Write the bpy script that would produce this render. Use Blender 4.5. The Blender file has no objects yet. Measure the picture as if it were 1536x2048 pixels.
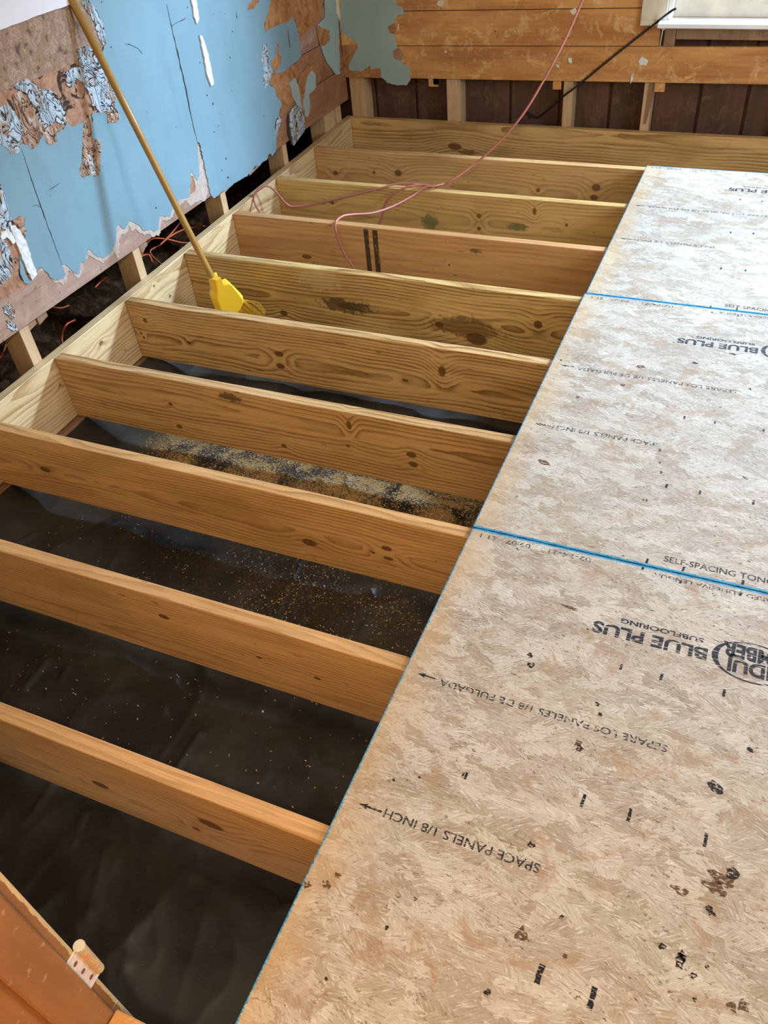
import bpy, bmesh, math, random
from mathutils import Vector, Matrix, Euler, noise
from mathutils.geometry import tessellate_polygon

# ------------------------------------------------------------------ camera, world, lights, exposure
scene = bpy.context.scene
COL = scene.collection
W_, H_, F_ = 1536.0, 2048.0, 1642.8
CAM = Vector((0.48, -0.16097, 1.44415))
ROT = Euler((0.82412, 0.08249, 0.39955), 'XYZ')
cam = bpy.data.cameras.new('camera')
cam.sensor_fit = 'VERTICAL'
cam.sensor_height = 24.0
cam.lens = F_ * 24.0 / H_
cam.clip_start = 0.02
camo = bpy.data.objects.new('camera', cam)
camo.location = CAM
camo.rotation_euler = ROT
COL.objects.link(camo)
scene.camera = camo

vs = scene.view_settings
vs.view_transform = 'Standard'
vs.look = 'None'
vs.gamma = 1.0
vs.use_curve_mapping = False
vs.exposure = 0.48
cy = scene.cycles
cy.max_bounces = 6
cy.diffuse_bounces = 4
cy.glossy_bounces = 3
cy.transparent_max_bounces = 6
cy.caustics_reflective = False
cy.caustics_refractive = False

world = bpy.data.worlds.new('world')
scene.world = world
world.use_nodes = True
bg = world.node_tree.nodes['Background']
bg.inputs[0].default_value = (0.56, 0.75, 1.0, 1)
bg.inputs[1].default_value = 0.9

XL, YB = -1.643, 4.0915          # ledger inner face, rim face
XW, YW = -1.660, 4.110           # front of the wall boards
XR, YF, ZC = 2.40, -0.105, 2.45  # right wall, front wall, ceiling
WX0, WX1, WZ0, WZ1 = -0.02, 1.95, 0.48, 2.08   # window opening in back wall


def area(name, loc, rot, sx, sy, power, col):
    l = bpy.data.lights.new(name, 'AREA')
    l.shape = 'RECTANGLE'
    l.size, l.size_y, l.energy, l.color = sx, sy, power, col
    o = bpy.data.objects.new(name, l)
    o.location, o.rotation_euler = loc, rot
    COL.objects.link(o)
    return o


# soft daylight in the back window
area('window_daylight', ((WX0 + WX1) / 2, 4.225, (WZ0 + WZ1) / 2 + 0.03), (math.radians(-72), 0, 0),
     WX1 - WX0 - 0.08, WZ1 - WZ0 - 0.1, 20, (0.50, 0.72, 1.0))
# bright gap of sky outside that window, shining in on the left wall
SKY = Vector((2.5, 5.5, 2.8))
area('sky_gap_daylight', SKY, (Vector((-0.9, 2.2, 0.0)) - SKY).to_track_quat('-Z', 'Y').to_euler(), 1.0, 0.4, 520, (0.50, 0.72, 1.0))
# daylight in the window of the right wall
area('side_window_daylight', (XR + 0.05, 1.9, 1.35), (0, math.radians(75), 0), 1.0, 0.95, 38, (0.74, 0.86, 1.0))

# ------------------------------------------------------------------ helpers
RM = ROT.to_matrix()


def bp(u, v, ax, val):
    d = RM @ Vector(((u - W_ / 2) / F_, -(v - H_ / 2) / F_, -1.0))
    return CAM + d * ((val - CAM[ax]) / d[ax])


def tag(o, label=None, cat=None, group=None, kind=None):
    if label: o['label'] = label
    if cat: o['category'] = cat
    if group: o['group'] = group
    if kind: o['kind'] = kind
    return o


def link(name, me, mat, parent=None):
    o = bpy.data.objects.new(name, me)
    if mat is not None:
        for m in (mat if isinstance(mat, (list, tuple)) else [mat]):
            me.materials.append(m)
    COL.objects.link(o)
    if parent is not None:
        o.parent = parent
        o.matrix_parent_inverse = Matrix.Identity(4)
    return o


def empty(name, loc=(0, 0, 0), rot=(0, 0, 0), parent=None):
    o = bpy.data.objects.new(name, None)
    o.empty_display_size = 0.05
    o.location, o.rotation_euler = loc, rot
    COL.objects.link(o)
    if parent: o.parent = parent
    return o


def bm_obj(name, bm, mat, parent=None, smooth=False):
    me = bpy.data.meshes.new(name)
    bmesh.ops.recalc_face_normals(bm, faces=bm.faces)
    bm.to_mesh(me)
    bm.free()
    if smooth:
        for p in me.polygons: p.use_smooth = True
    return link(name, me, mat, parent)


def bm_box(bm, x0, x1, y0, y1, z0, z1, bevel=0.0):
    vs = [bm.verts.new((x, y, z)) for x in (x0, x1) for y in (y0, y1) for z in (z0, z1)]
    f = [(0, 1, 3, 2), (4, 6, 7, 5), (0, 4, 5, 1), (2, 3, 7, 6), (0, 2, 6, 4), (1, 5, 7, 3)]
    fs = [bm.faces.new([vs[i] for i in q]) for q in f]
    if bevel:
        es = list({e for q in fs for e in q.edges})
        bmesh.ops.bevel(bm, geom=es, offset=bevel, segments=1, affect='EDGES')


def box(name, x0, x1, y0, y1, z0, z1, mat, parent=None, bevel=0.0):
    bm = bmesh.new()
    bm_box(bm, x0, x1, y0, y1, z0, z1, bevel)
    return bm_obj(name, bm, mat, parent)


def hexa(name, pts8, mat, parent=None, bevel=0.0):
    """eight corners, order like bm_box"""
    bm = bmesh.new()
    vs = [bm.verts.new(p) for p in pts8]
    for q in [(0, 1, 3, 2), (4, 6, 7, 5), (0, 4, 5, 1), (2, 3, 7, 6), (0, 2, 6, 4), (1, 5, 7, 3)]:
        bm.faces.new([vs[i] for i in q])
    if bevel:
        bmesh.ops.bevel(bm, geom=list(bm.edges), offset=bevel, segments=1, affect='EDGES')
    return bm_obj(name, bm, mat, parent)


def jag(pts, amp, step, seed, closed=True):
    """roughen a 2D outline with fractal jitter, like torn paper"""
    rnd = random.Random(seed)
    out = []
    n = len(pts)
    for i in range(n if closed else n - 1):
        a, b = Vector(pts[i]), Vector(pts[(i + 1) % n])
        d = b - a
        k = max(1, int(d.length / step))
        nrm = Vector((-d.y, d.x)).normalized() if d.length > 0 else Vector((0, 0))
        out.append(a)
        for j in range(1, k):
            t = j / k
            out.append(a + d * t + nrm * rnd.uniform(-amp, amp))
    return out


def prism(name, pts2, to3, depth, mat, parent, bulge=None):
    """closed 2D outline -> thin solid; to3(p, h) maps outline point and height to 3D"""
    me = bpy.data.meshes.new(name)
    n = len(pts2)
    tris = tessellate_polygon([[Vector((p[0], p[1], 0)) for p in pts2]])
    vf = [to3(p, depth if bulge is None else depth + bulge(p)) for p in pts2]
    vb = [to3(p, 0) for p in pts2]
    faces = [tuple(t) for t in tris] + [tuple(i + n for i in reversed(t)) for t in tris]
    for i in range(n):
        j = (i + 1) % n
        faces.append((i, j, j + n, i + n))
    me.from_pydata(vf + vb, [], faces)
    me.update()
    bm = bmesh.new(); bm.from_mesh(me)
    bmesh.ops.recalc_face_normals(bm, faces=bm.faces)
    bm.to_mesh(me); bm.free()
    return link(name, me, mat, parent)


def left_patch(name, px, depth, mat, parent, base=0.0, amp=1.2, step=6, seed=1):
    px = jag(px, amp, step, seed)
    q = [bp(p[0], p[1], 0, XW + base) for p in px]
    return prism(name, [(p.y, p.z) for p in q], lambda p, h: (XW + base + h, p[0], p[1]), depth, mat, parent)


def back_patch(name, px, depth, mat, parent, base=0.0, amp=1.2, step=6, seed=1):
    px = jag(px, amp, step, seed)
    q = [bp(p[0], p[1], 1, YW - base) for p in px]
    return prism(name, [(p.x, p.z) for p in q], lambda p, h: (p[0], YW - base - h, p[1]), depth, mat, parent)


def top_patch(name, pts, z, depth, mat, parent, amp=0.0, step=1, seed=1):
    if amp: pts = jag(pts, amp, step, seed)
    return prism(name, pts, lambda p, h: (p[0], p[1], z + h), depth, mat, parent)


def catmull(P, sub=6):
    P = [Vector(p) for p in P]
    Q = [P[0] * 2 - P[1]] + P + [P[-1] * 2 - P[-2]]
    out = []
    for i in range(1, len(Q) - 2):
        a, b, c, d = Q[i - 1], Q[i], Q[i + 1], Q[i + 2]
        for s in range(sub):
            t = s / sub
            out.append(0.5 * ((2 * b) + (c - a) * t + (2 * a - 5 * b + 4 * c - d) * t * t + (3 * b - a - 3 * c + d) * t ** 3))
    out.append(P[-1])
    return out


def bm_tube(bm, P, r, sides=8, sub=6, radii=None):
    C = catmull(P, sub) if sub > 1 else [Vector(p) for p in P]
    rings = []
    prev = None
    n = len(C)
    for i, c in enumerate(C):
        t = (C[min(i + 1, n - 1)] - C[max(i - 1, 0)]).normalized()
        if prev is None:
            a = t.orthogonal().normalized()
        else:
            a = (prev - t * prev.dot(t))
            a = a.normalized() if a.length > 1e-6 else t.orthogonal().normalized()
        prev = a
        b = t.cross(a)
        rr = r if radii is None else radii(i / (n - 1))
        rings.append([bm.verts.new(c + (a * math.cos(k * 2 * math.pi / sides) + b * math.sin(k * 2 * math.pi / sides)) * rr) for k in range(sides)])
    for i in range(n - 1):
        for k in range(sides):
            k2 = (k + 1) % sides
            bm.faces.new((rings[i][k], rings[i][k2], rings[i + 1][k2], rings[i + 1][k]))
    bm.faces.new(list(reversed(rings[0])))
    bm.faces.new(rings[-1])


def tube(name, P, r, mat, parent=None, sides=8, sub=6, radii=None):
    bm = bmesh.new()
    bm_tube(bm, P, r, sides, sub, radii)
    return bm_obj(name, bm, mat, parent, True)


# ------------------------------------------------------------------ node helpers
class NT:
    def __init__(s, name):
        s.mat = bpy.data.materials.new(name)
        s.mat.use_nodes = True
        s.t = s.mat.node_tree
        s.t.nodes.clear()
        s.out = s.t.nodes.new('ShaderNodeOutputMaterial')

    def n(s, typ, ins=None, **props):
        nd = s.t.nodes.new('ShaderNode' + typ)
        for k, v in props.items(): setattr(nd, k, v)
        for k, v in (ins or {}).items():
            if isinstance(v, bpy.types.NodeSocket): s.t.links.new(v, nd.inputs[k])
            else: nd.inputs[k].default_value = v
        return nd

    def m(s, op, a, b=None, c=None, clamp=False):
        ins = {0: a}
        if b is not None: ins[1] = b
        if c is not None: ins[2] = c
        return s.n('Math', ins, operation=op, use_clamp=clamp).outputs[0]

    def v(s, op, a, b=None):
        ins = {0: a}
        if b is not None: ins[1] = b
        nd = s.n('VectorMath', ins, operation=op)
        return nd.outputs['Value'] if op in ('LENGTH', 'DOT_PRODUCT') else nd.outputs[0]

    def obj(s): return s.n('TexCoord').outputs['Object']

    def noise(s, vec, scale, detail=3, rough=0.55, dist=0.0, col=False):
        nd = s.n('TexNoise', {'Vector': vec, 'Scale': scale, 'Detail': detail, 'Roughness': rough, 'Distortion': dist})
        return nd.outputs['Color' if col else 'Fac']

    def mapr(s, x, a, b, c=0.0, d=1.0, smooth=True):
        return s.n('MapRange', {'Value': x, 'From Min': a, 'From Max': b, 'To Min': c, 'To Max': d},
                   interpolation_type='SMOOTHSTEP' if smooth else 'LINEAR').outputs['Result']

    def mix(s, f, a, b, mode='MIX'):
        nd = s.n('Mix', data_type='RGBA', blend_type=mode)
        for i, val in ((0, f), (6, a), (7, b)):
            if isinstance(val, bpy.types.NodeSocket): s.t.links.new(val, nd.inputs[i])
            else: nd.inputs[i].default_value = val if i == 0 else (tuple(val) + (1,) if len(val) == 3 else val)
        return nd.outputs[2]

    def ramp(s, x, stops):
        nd = s.n('ValToRGB', {'Fac': x})
        cr = nd.color_ramp
        while len(cr.elements) < len(stops): cr.elements.new(0.5)
        for e, (p, c) in zip(cr.elements, stops):
            e.position = p
            e.color = tuple(c) + (1,)
        return nd.outputs[0]

    def sep(s, vec):
        nd = s.n('SeparateXYZ', {0: vec})
        return nd.outputs[0], nd.outputs[1], nd.outputs[2]

    def comb(s, x, y, z): return s.n('CombineXYZ', {0: x, 1: y, 2: z}).outputs[0]

    def bump(s, h, strength=0.3, dist=0.002):
        return s.n('Bump', {'Height': h, 'Strength': strength, 'Distance': dist}).outputs[0]

    def finish(s, color, rough=0.7, normal=None, spec=0.4, **kw):
        ins = {'Roughness': rough, 'Specular IOR Level': spec}
        ins['Base Color'] = color if isinstance(color, bpy.types.NodeSocket) else tuple(color) + (1,)
        if normal is not None: ins['Normal'] = normal
        ins.update(kw)
        b = s.n('BsdfPrincipled', ins)
        s.t.links.new(b.outputs[0], s.out.inputs[0])
        s.bsdf = b
        return s.mat


def plain(name, col, rough=0.6, var=0.15, scale=8.0, spec=0.4, bump=0.0):
    t = NT(name)
    o = t.obj()
    f = t.noise(o, scale, 5, 0.6)
    c = t.mix(t.mapr(f, 0.3, 0.7), [x * (1 - var) for x in col], [min(1, x * (1 + var)) for x in col])
    nrm = t.bump(t.noise(o, scale * 12, 4), bump, 0.002) if bump else None
    return t.finish(c, rough, nrm, spec)


def lumber(name, seed, light, dark, knots=(), freq=95.0, contrast=1.0, pith=(-0.06, -0.12), warp=0.03, axis='X', stains=()):
    """sawn pine: growth rings around an off-centre pith, bent round the given knots"""
    t = NT(name)
    P = t.obj()
    x, y, z = t.sep(P)
    if axis == 'Y': x, y = y, x
    if axis == 'Z': x, z = z, x
    Q = t.comb(x, y, z)
    off = t.v('ADD', Q, (seed * 3.7, seed * 1.9, seed * 5.3))
    w1 = t.m('SUBTRACT', t.noise(t.v('MULTIPLY', off, (0.9, 1.5, 1.5)), 1.0, 2, 0.5), 0.5)
    w2 = t.m('SUBTRACT', t.noise(t.v('MULTIPLY', off, (3.0, 12.0, 12.0)), 1.0, 4, 0.6), 0.5)
    dy = t.m('SUBTRACT', y, pith[0])
    dz = t.m('SUBTRACT', z, pith[1])
    r = t.m('SQRT', t.m('ADD', t.m('MULTIPLY', dy, dy), t.m('MULTIPLY', dz, dz)))
    r = t.m('ADD', r, t.m('MULTIPLY', w1, warp * 3))
    r = t.m('ADD', r, t.m('MULTIPLY', w2, warp * 0.55))
    kmask = None
    for (kx, kz, kr, el) in knots:
        d = t.v('LENGTH', t.v('MULTIPLY', t.v('SUBTRACT', Q, (kx, 0, kz)), (1.0 / (kr * el), 0.0, 1.0 / kr)))
        g = t.m('EXPONENT', t.m('MULTIPLY', t.m('MULTIPLY', d, d), -0.11))
        r = t.m('ADD', r, t.m('MULTIPLY', g, kr * 1.5))
        dn = t.m('ADD', d, t.m('MULTIPLY', w2, 1.3))
        km = t.mapr(dn, 1.15, 0.75)
        kmask = km if kmask is None else t.m('MAXIMUM', kmask, km)
    ph = t.m('FRACT', t.m('MULTIPLY', r, freq))
    fib = t.noise(t.v('MULTIPLY', off, (5.0, 260.0, 260.0)), 1.0, 3, 0.6)
    mott = t.noise(t.v('MULTIPLY', off, (2.2, 26.0, 26.0)), 1.0, 4, 0.65)
    ring = t.mapr(ph, 0.25, 0.93)
    ring = t.m('MULTIPLY', ring, t.mapr(ph, 1.0, 0.94))
    ring = t.m('MULTIPLY', ring, t.mapr(mott, 0.32, 0.62, 0.2, 1.15))
    ring = t.m('MULTIPLY', ring, contrast)
    mid = [a * 0.8 + b * 0.2 for a, b in zip(light, dark)]
    base = t.mix(t.mapr(mott, 0.3, 0.7), light, mid)
    base = t.mix(t.m('MULTIPLY', t.mapr(fib, 0.45, 0.75), 0.45), base, dark)
    big = t.noise(t.v('MULTIPLY', off, (1.6, 5.0, 5.0)), 1.0, 3, 0.6)
    base = t.mix(t.mapr(big, 0.48, 0.72, 0.0, 0.45), base, dark)
    c = t.mix(t.m('MINIMUM', ring, 1.0), base, dark)
    sp = t.noise(t.v('MULTIPLY', off, (18.0, 90.0, 90.0)), 1.0, 2, 0.5)
    c = t.mix(t.m('MULTIPLY', t.mapr(sp, 0.70, 0.76), 0.6), c, [q * 0.35 for q in dark])
    for (kx, kz, sx, sz, colr, amt) in stains:
        d = t.v('LENGTH', t.v('MULTIPLY', t.v('SUBTRACT', Q, (kx, 0, kz)), (1.0 / sx, 0.0, 1.0 / sz)))
        d = t.m('ADD', d, t.m('MULTIPLY', t.m('SUBTRACT', t.noise(off, 45.0, 4, 0.7), 0.5), 1.8))
        c = t.mix(t.m('MULTIPLY', t.mapr(d, 1.0, 0.55), amt), c, colr)
    if kmask is not None:
        kc = t.mix(t.noise(off, 160.0, 2), [q * 0.28 for q in dark], [dark[0] * 0.8, dark[1] * 0.6, dark[2] * 0.55])
        c = t.mix(t.m('MULTIPLY', kmask, 0.9), c, kc)
    nrm = t.bump(fib, 0.2, 0.001)
    return t.finish(c, 0.45, nrm, 0.5)


def oldwood(name, a, b, c, seed=0.0, axis='Y', gloss=0.6, resid=0.0, rcol=(0.35, 0.33, 0.25)):
    """old brown wall boards with stains"""
    t = NT(name)
    P = t.obj()
    x, y, z = t.sep(P)
    if axis == 'Y': x, y = y, x
    if axis == 'Z': x, z = z, x
    off = t.v('ADD', t.comb(x, y, z), (seed * 2.3, seed * 5.1, seed))
    n1 = t.noise(t.v('MULTIPLY', off, (2.0, 8.0, 8.0)), 1.0, 5, 0.62, 0.4)
    n2 = t.noise(t.v('MULTIPLY', off, (1.0, 1.0, 1.0)), 14.0, 5, 0.7, 0.6)
    fib = t.noise(t.v('MULTIPLY', off, (4.0, 150.0, 150.0)), 1.0, 3, 0.6)
    col = t.mix(t.mapr(n1, 0.32, 0.68), a, b)
    col = t.mix(t.m('MULTIPLY', t.mapr(n2, 0.5, 0.66), 0.75), col, c)
    col = t.mix(t.m('MULTIPLY', t.mapr(fib, 0.45, 0.8), 0.4), col, [q * 0.45 for q in a])
    if resid:
        n3 = t.noise(off, 26.0, 6, 0.72, 0.8)
        col = t.mix(t.m('MULTIPLY', t.mapr(n3, 0.60, 0.66), resid), col, rcol)
    n4 = t.noise(off, 60.0, 3, 0.6)
    col = t.mix(t.m('MULTIPLY', t.mapr(n4, 0.66, 0.74), 0.7), col, [q * 0.25 for q in a])
    nrm = t.bump(n2, 0.35, 0.003)
    return t.finish(col, gloss, nrm, 0.35)


def osb_mat(name, seed, x1, y0, y1):
    """strand board: overlapping wood strands with their own grain direction, blue sealed edges"""
    t = NT(name)
    P = t.obj()
    px, py, pz = t.sep(P)
    S = t.v('ADD', P, (seed * 1.37, seed * 2.11, seed * 0.7))
    wob = t.n('VectorMath', {0: t.n('TexNoise', {'Vector': S, 'Scale': 34.0, 'Detail': 4.0, 'Roughness': 0.7}).outputs['Color'], 1: (0.5, 0.5, 0.5)}, operation='SUBTRACT').outputs[0]
    pat = t.noise(S, 7.0, 4, 0.6)
    c = h = None
    for li, (sc, st, rot0, spread, am, cov) in enumerate(((8.0, 2.4, 0.10, 0.7, 0.06, 0.0), (10.0, 3.0, -0.32, 0.9, 0.06, 0.50), (13.0, 3.6, 0.50, 1.2, 0.05, 0.66), (16.0, 3.4, 0.08, 1.6, 0.045, 0.62))):
        q = t.v('ADD', S, t.n('VectorMath', {0: wob, 'Scale': am}, operation='SCALE').outputs[0])
        q = t.n('VectorRotate', {'Vector': q, 'Angle': rot0}, rotation_type='Z_AXIS').outputs[0]
        q = t.v('ADD', t.v('MULTIPLY', q, (1.0, st, 0.0)), (li * 3.3, li * 1.7, 0))
        vo = t.n('TexVoronoi', {'Vector': q, 'Scale': sc, 'Randomness': 1.0}, voronoi_dimensions='2D')
        cr = t.n('SeparateColor', {0: vo.outputs['Color']})
        ang = t.m('ADD', t.m('MULTIPLY', t.m('SUBTRACT', cr.outputs[0], 0.5), spread), rot0)
        rot = t.n('VectorRotate', {'Vector': S, 'Angle': ang}, rotation_type='Z_AXIS').outputs[0]
        fib = t.noise(t.v('ADD', t.v('MULTIPLY', rot, (38.0, 300.0, 0.0)), t.v('MULTIPLY', vo.outputs['Color'], (30, 30, 0))), 1.0, 3, 0.65)
        tone = t.mix(cr.outputs[1], (0.325, 0.250, 0.172), (0.53, 0.46, 0.37))
        tone = t.mix(t.m('MULTIPLY', t.mapr(fib, 0.53, 0.70), 0.80), tone, (0.22, 0.135, 0.072))
        tone = t.mix(t.m('MULTIPLY', t.mapr(fib, 0.47, 0.30), 0.85), tone, (0.69, 0.64, 0.565))
        hh = t.m('ADD', fib, t.m('MULTIPLY', cr.outputs[1], 0.5))
        if c is None:
            c, h = tone, hh
        else:
            mk = t.m('MULTIPLY', t.mapr(cr.outputs[2], cov, cov + 0.04), 0.9)
            c = t.mix(mk, c, tone)
            h = t.m('ADD', t.m('MULTIPLY', h, t.m('SUBTRACT', 1.0, mk)), t.m('MULTIPLY', mk, t.m('ADD', hh, 0.12)))
    # dark gaps between strand ends, rusty blotches
    r2 = t.n('VectorRotate', {'Vector': t.v('ADD', S, t.n('VectorMath', {0: wob, 'Scale': 0.03}, operation='SCALE').outputs[0]), 'Angle': 0.15}, rotation_type='Z_AXIS').outputs[0]
    sk = t.noise(t.v('MULTIPLY', r2, (48.0, 210.0, 0.0)), 1.0, 4, 0.75)
    c = t.mix(t.m('MULTIPLY', t.mapr(sk, 0.575, 0.63), t.mapr(pat, 0.38, 0.60, 0.3, 1.0)), c, (0.13, 0.068, 0.025))
    bl = t.noise(S, 13.0, 5, 0.72, 0.5)
    c = t.mix(t.m('MULTIPLY', t.mapr(bl, 0.52, 0.66), 0.55), c, (0.33, 0.19, 0.088))
    # distance to the edges
    dyj = t.m('MINIMUM', t.m('SUBTRACT', py, y0), t.m('SUBTRACT', y1, py))
    en = t.m('MULTIPLY', t.m('SUBTRACT', t.noise(t.v('MULTIPLY', S, (1, 1, 0)), 130.0, 4, 0.75), 0.5), 0.012)
    yel = t.m('MULTIPLY', t.mapr(t.m('ADD', px, t.m('MULTIPLY', t.m('SUBTRACT', pat, 0.5), 0.14)), 0.10, 0.0), 0.5)
    c = t.mix(yel, c, (0.50, 0.30, 0.11))
    b1 = t.mapr(t.m('ADD', px, en), 0.0040, 0.0022)
    b2 = t.mapr(t.m('ADD', dyj, t.m('MULTIPLY', en, 0.7)), 0.0068, 0.0042)
    blue = t.m('MAXIMUM', t.m('MAXIMUM', b1, b2), t.mapr(pz, 0.0165, 0.0150))
    bcol = t.mix(t.mapr(t.noise(t.v('MULTIPLY', S, (1, 5, 1)), 60.0, 4, 0.7), 0.35, 0.65), (0.012, 0.13, 0.27), (0.06, 0.36, 0.54))
    c = t.mix(blue, c, bcol)
    nrm = t.bump(t.noise(t.v('MULTIPLY', S, (70.0, 240.0, 0.0)), 1.0, 2, 0.6, 0.6), 0.45, 0.0016)
    rg = t.mapr(h, 0.2, 1.2, 0.46, 0.60)
    return t.finish(c, rg, nrm, 0.42)


def ink_mat(name, col=(0.012, 0.012, 0.016), thr=0.50, stretch=(30.0, 520.0, 1.0), soft=0.10):
    t = NT(name)
    P = t.n('NewGeometry').outputs['Position']
    f = t.noise(t.v('MULTIPLY', P, stretch), 1.0, 3, 0.6)
    a = t.mapr(f, thr + soft, thr - soft)
    t.finish(col, 0.6, None, 0.3, Alpha=t.m('MULTIPLY', a, 0.95))
    return t.mat


def ragged(name, cols, scale, line=0.0, linecol=(0.03, 0.015, 0.01), rough=0.7, stretch=(1, 1, 1), bump=0.4, dist=1.0, spec=0.3):
    """blotchy torn paper / peeling paint; optional dark contour cracks"""
    t = NT(name)
    P = t.v('MULTIPLY', t.obj(), stretch)
    n1 = t.noise(P, scale, 5, 0.65, dist)
    n2 = t.noise(t.v('ADD', P, (7, 3, 5)), scale * 2.7, 5, 0.7, dist * 0.5)
    c = t.ramp(n1, [(p, q) for p, q in cols])
    c = t.mix(t.m('MULTIPLY', t.mapr(n2, 0.55, 0.7), 0.5), c, [q * 0.55 for q in cols[0][1]])
    h = n2
    if line:
        n3 = t.noise(t.v('ADD', P, (1, 9, 2)), scale * 0.8, 3, 0.5, dist * 1.2)
        fr = t.m('ABSOLUTE', t.m('SUBTRACT', t.m('FRACT', t.m('MULTIPLY', n3, line)), 0.5))
        lm = t.m('MULTIPLY', t.mapr(fr, 0.13, 0.04), t.mapr(n2, 0.32, 0.46))
        c = t.mix(lm, c, linecol)
        h = t.m('SUBTRACT', t.m('MULTIPLY', fr, 1.6), lm)
    nrm = t.bump(h, bump, 0.004)
    return t.finish(c, rough, nrm, spec)


# ------------------------------------------------------------------ materials
M = {}
M['blue'] = None
def blue_paper(name, col, stain):
    t = NT(name)
    P = t.obj()
    n1 = t.noise(P, 3.0, 5, 0.6, 0.3)
    n2 = t.noise(t.v('MULTIPLY', P, (1, 14, 2.0)), 1.0, 4, 0.6)
    n3 = t.noise(P, 30.0, 5, 0.7)
    c = t.mix(t.mapr(n1, 0.3, 0.7), [q * 0.92 for q in col], [min(1, q * 1.05) for q in col])
    c = t.mix(t.m('MULTIPLY', t.mapr(n2, 0.5, 0.75), 0.35), c, stain)
    c = t.mix(t.m('MULTIPLY', t.mapr(n3, 0.62, 0.75), 0.35), c, stain)
    nrm = t.bump(n1, 0.25, 0.01)
    return t.finish(c, 0.62, nrm, 0.35)
M['blue'] = blue_paper('blue wall paper', (0.175, 0.285, 0.325), (0.15, 0.215, 0.23))
M['green'] = blue_paper('blue paper in warm shade', (0.30, 0.39, 0.37), (0.24, 0.29, 0.25))  # same blue paper; grey-green cast of the warm, dim corner put into the colour
M['beige'] = ragged('paper backing', [(0.35, (0.40, 0.30, 0.24)), (0.6, (0.50, 0.39, 0.32))], 30, bump=0.3)
M['orange_paper'] = ragged('brown paper residue', [(0.3, (0.20, 0.075, 0.025)), (0.5, (0.36, 0.16, 0.055)), (0.7, (0.46, 0.25, 0.11))], 16, bump=0.3)
M['mottle'] = ragged('mottled brown residue', [(0.36, (0.13, 0.08, 0.06)), (0.44, (0.36, 0.22, 0.11)), (0.50, (0.24, 0.15, 0.12)), (0.56, (0.44, 0.29, 0.18)), (0.64, (0.30, 0.19, 0.14))], 30, bump=0.8, dist=0.3)
M['rust'] = ragged('rust brown residue', [(0.3, (0.20, 0.09, 0.05)), (0.5, (0.36, 0.18, 0.10)), (0.7, (0.46, 0.27, 0.16))], 20, line=1.4, bump=0.8)
M['peel'] = ragged('peeling blue paint', [(0.30, (0.30, 0.16, 0.09)), (0.40, (0.40, 0.27, 0.19)), (0.46, (0.42, 0.46, 0.48)), (0.60, (0.42, 0.52, 0.58)), (0.7, (0.62, 0.66, 0.67))], 15, line=8.0, bump=1.0, stretch=(1, 1.6, 0.9))
M['peel_brown'] = ragged('peeling brown paint', [(0.30, (0.17, 0.085, 0.05)), (0.48, (0.38, 0.21, 0.12)), (0.6, (0.47, 0.33, 0.24)), (0.66, (0.50, 0.55, 0.57))], 17, line=7.0, bump=1.0, stretch=(1, 1.6, 0.9))
M['plaster'] = plain('white plaster', (0.74, 0.70, 0.72), 0.7, 0.04, 4, bump=0.1)
M['caulk'] = plain('old white putty', (0.70, 0.69, 0.66), 0.7, 0.2, 60, bump=0.6)
M['cream'] = plain('cream gloss paint', (0.66, 0.57, 0.43), 0.45, 0.14, 9, bump=0.1)
M['white'] = plain('white window paint', (0.78, 0.78, 0.78), 0.4, 0.06, 9)
M['dark'] = plain('dark crack', (0.03, 0.022, 0.018), 0.9, 0.2, 30)
M['plank_l'] = oldwood('left wall boards', (0.26, 0.145, 0.10), (0.38, 0.24, 0.175), (0.44, 0.30, 0.22), 1.0, 'Y', 0.65)
M['plank_lb'] = oldwood('left wall brown boards', (0.22, 0.095, 0.042), (0.31, 0.145, 0.07), (0.37, 0.185, 0.085), 2.0, 'Y', 0.6)
M['plank_b'] = oldwood('back wall boards', (0.42, 0.165, 0.048), (0.64, 0.31, 0.098), (0.72, 0.44, 0.19), 3.0, 'X', 0.55, 0.5, (0.40, 0.30, 0.19))
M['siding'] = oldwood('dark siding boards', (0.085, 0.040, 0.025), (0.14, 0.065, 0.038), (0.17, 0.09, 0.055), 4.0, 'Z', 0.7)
M['dirt'] = ragged('dirt', [(0.3, (0.006, 0.0035, 0.002)), (0.5, (0.026, 0.013, 0.006)), (0.7, (0.075, 0.038, 0.018))], 18, bump=1.0, rough=1.0, spec=0.03)
M['stud'] = lumber('new stud wood', 31, (0.62, 0.43, 0.25), (0.42, 0.24, 0.10), (), 120, 0.5, axis='Z')
M['oldstud'] = oldwood('old stud wood', (0.24, 0.13, 0.07), (0.34, 0.20, 0.11), (0.20, 0.10, 0.05), 8.0, 'Z')
M['ink'] = ink_mat('black print', thr=0.56)
M['ink_faint'] = ink_mat('worn black print', (0.03, 0.028, 0.03), 0.53, (90, 160, 1.0))
M['ink_bold'] = ink_mat('black striped print', (0.012, 0.012, 0.018), 0.57, (22.0, 330.0, 1.0), 0.06)
M['ink_stamp'] = ink_mat('stamped bar ink', (0.085, 0.05, 0.028), 0.56, (60, 60, 30), 0.2)
M['ink_spot'] = ink_mat('black ink mark', (0.008, 0.008, 0.01), 0.56, (60.0, 330.0, 1.0), 0.06)
M['yellow'] = plain('yellow plastic', (0.86, 0.55, 0.03), 0.38, 0.05, 5, 0.5)
M['bristle'] = plain('yellow bristles', (0.85, 0.52, 0.07), 0.55, 0.25, 90)
M['handle'] = plain('yellow handle', (0.34, 0.18, 0.032), 0.35, 0.12, 6, 0.5)
M['handle_tip'] = plain('bare metal handle', (0.55, 0.38, 0.18), 0.4, 0.1, 20, 0.5)
M['cord'] = plain('red cord', (0.47, 0.16, 0.13), 0.4, 0.15, 6, 0.5)
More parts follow.
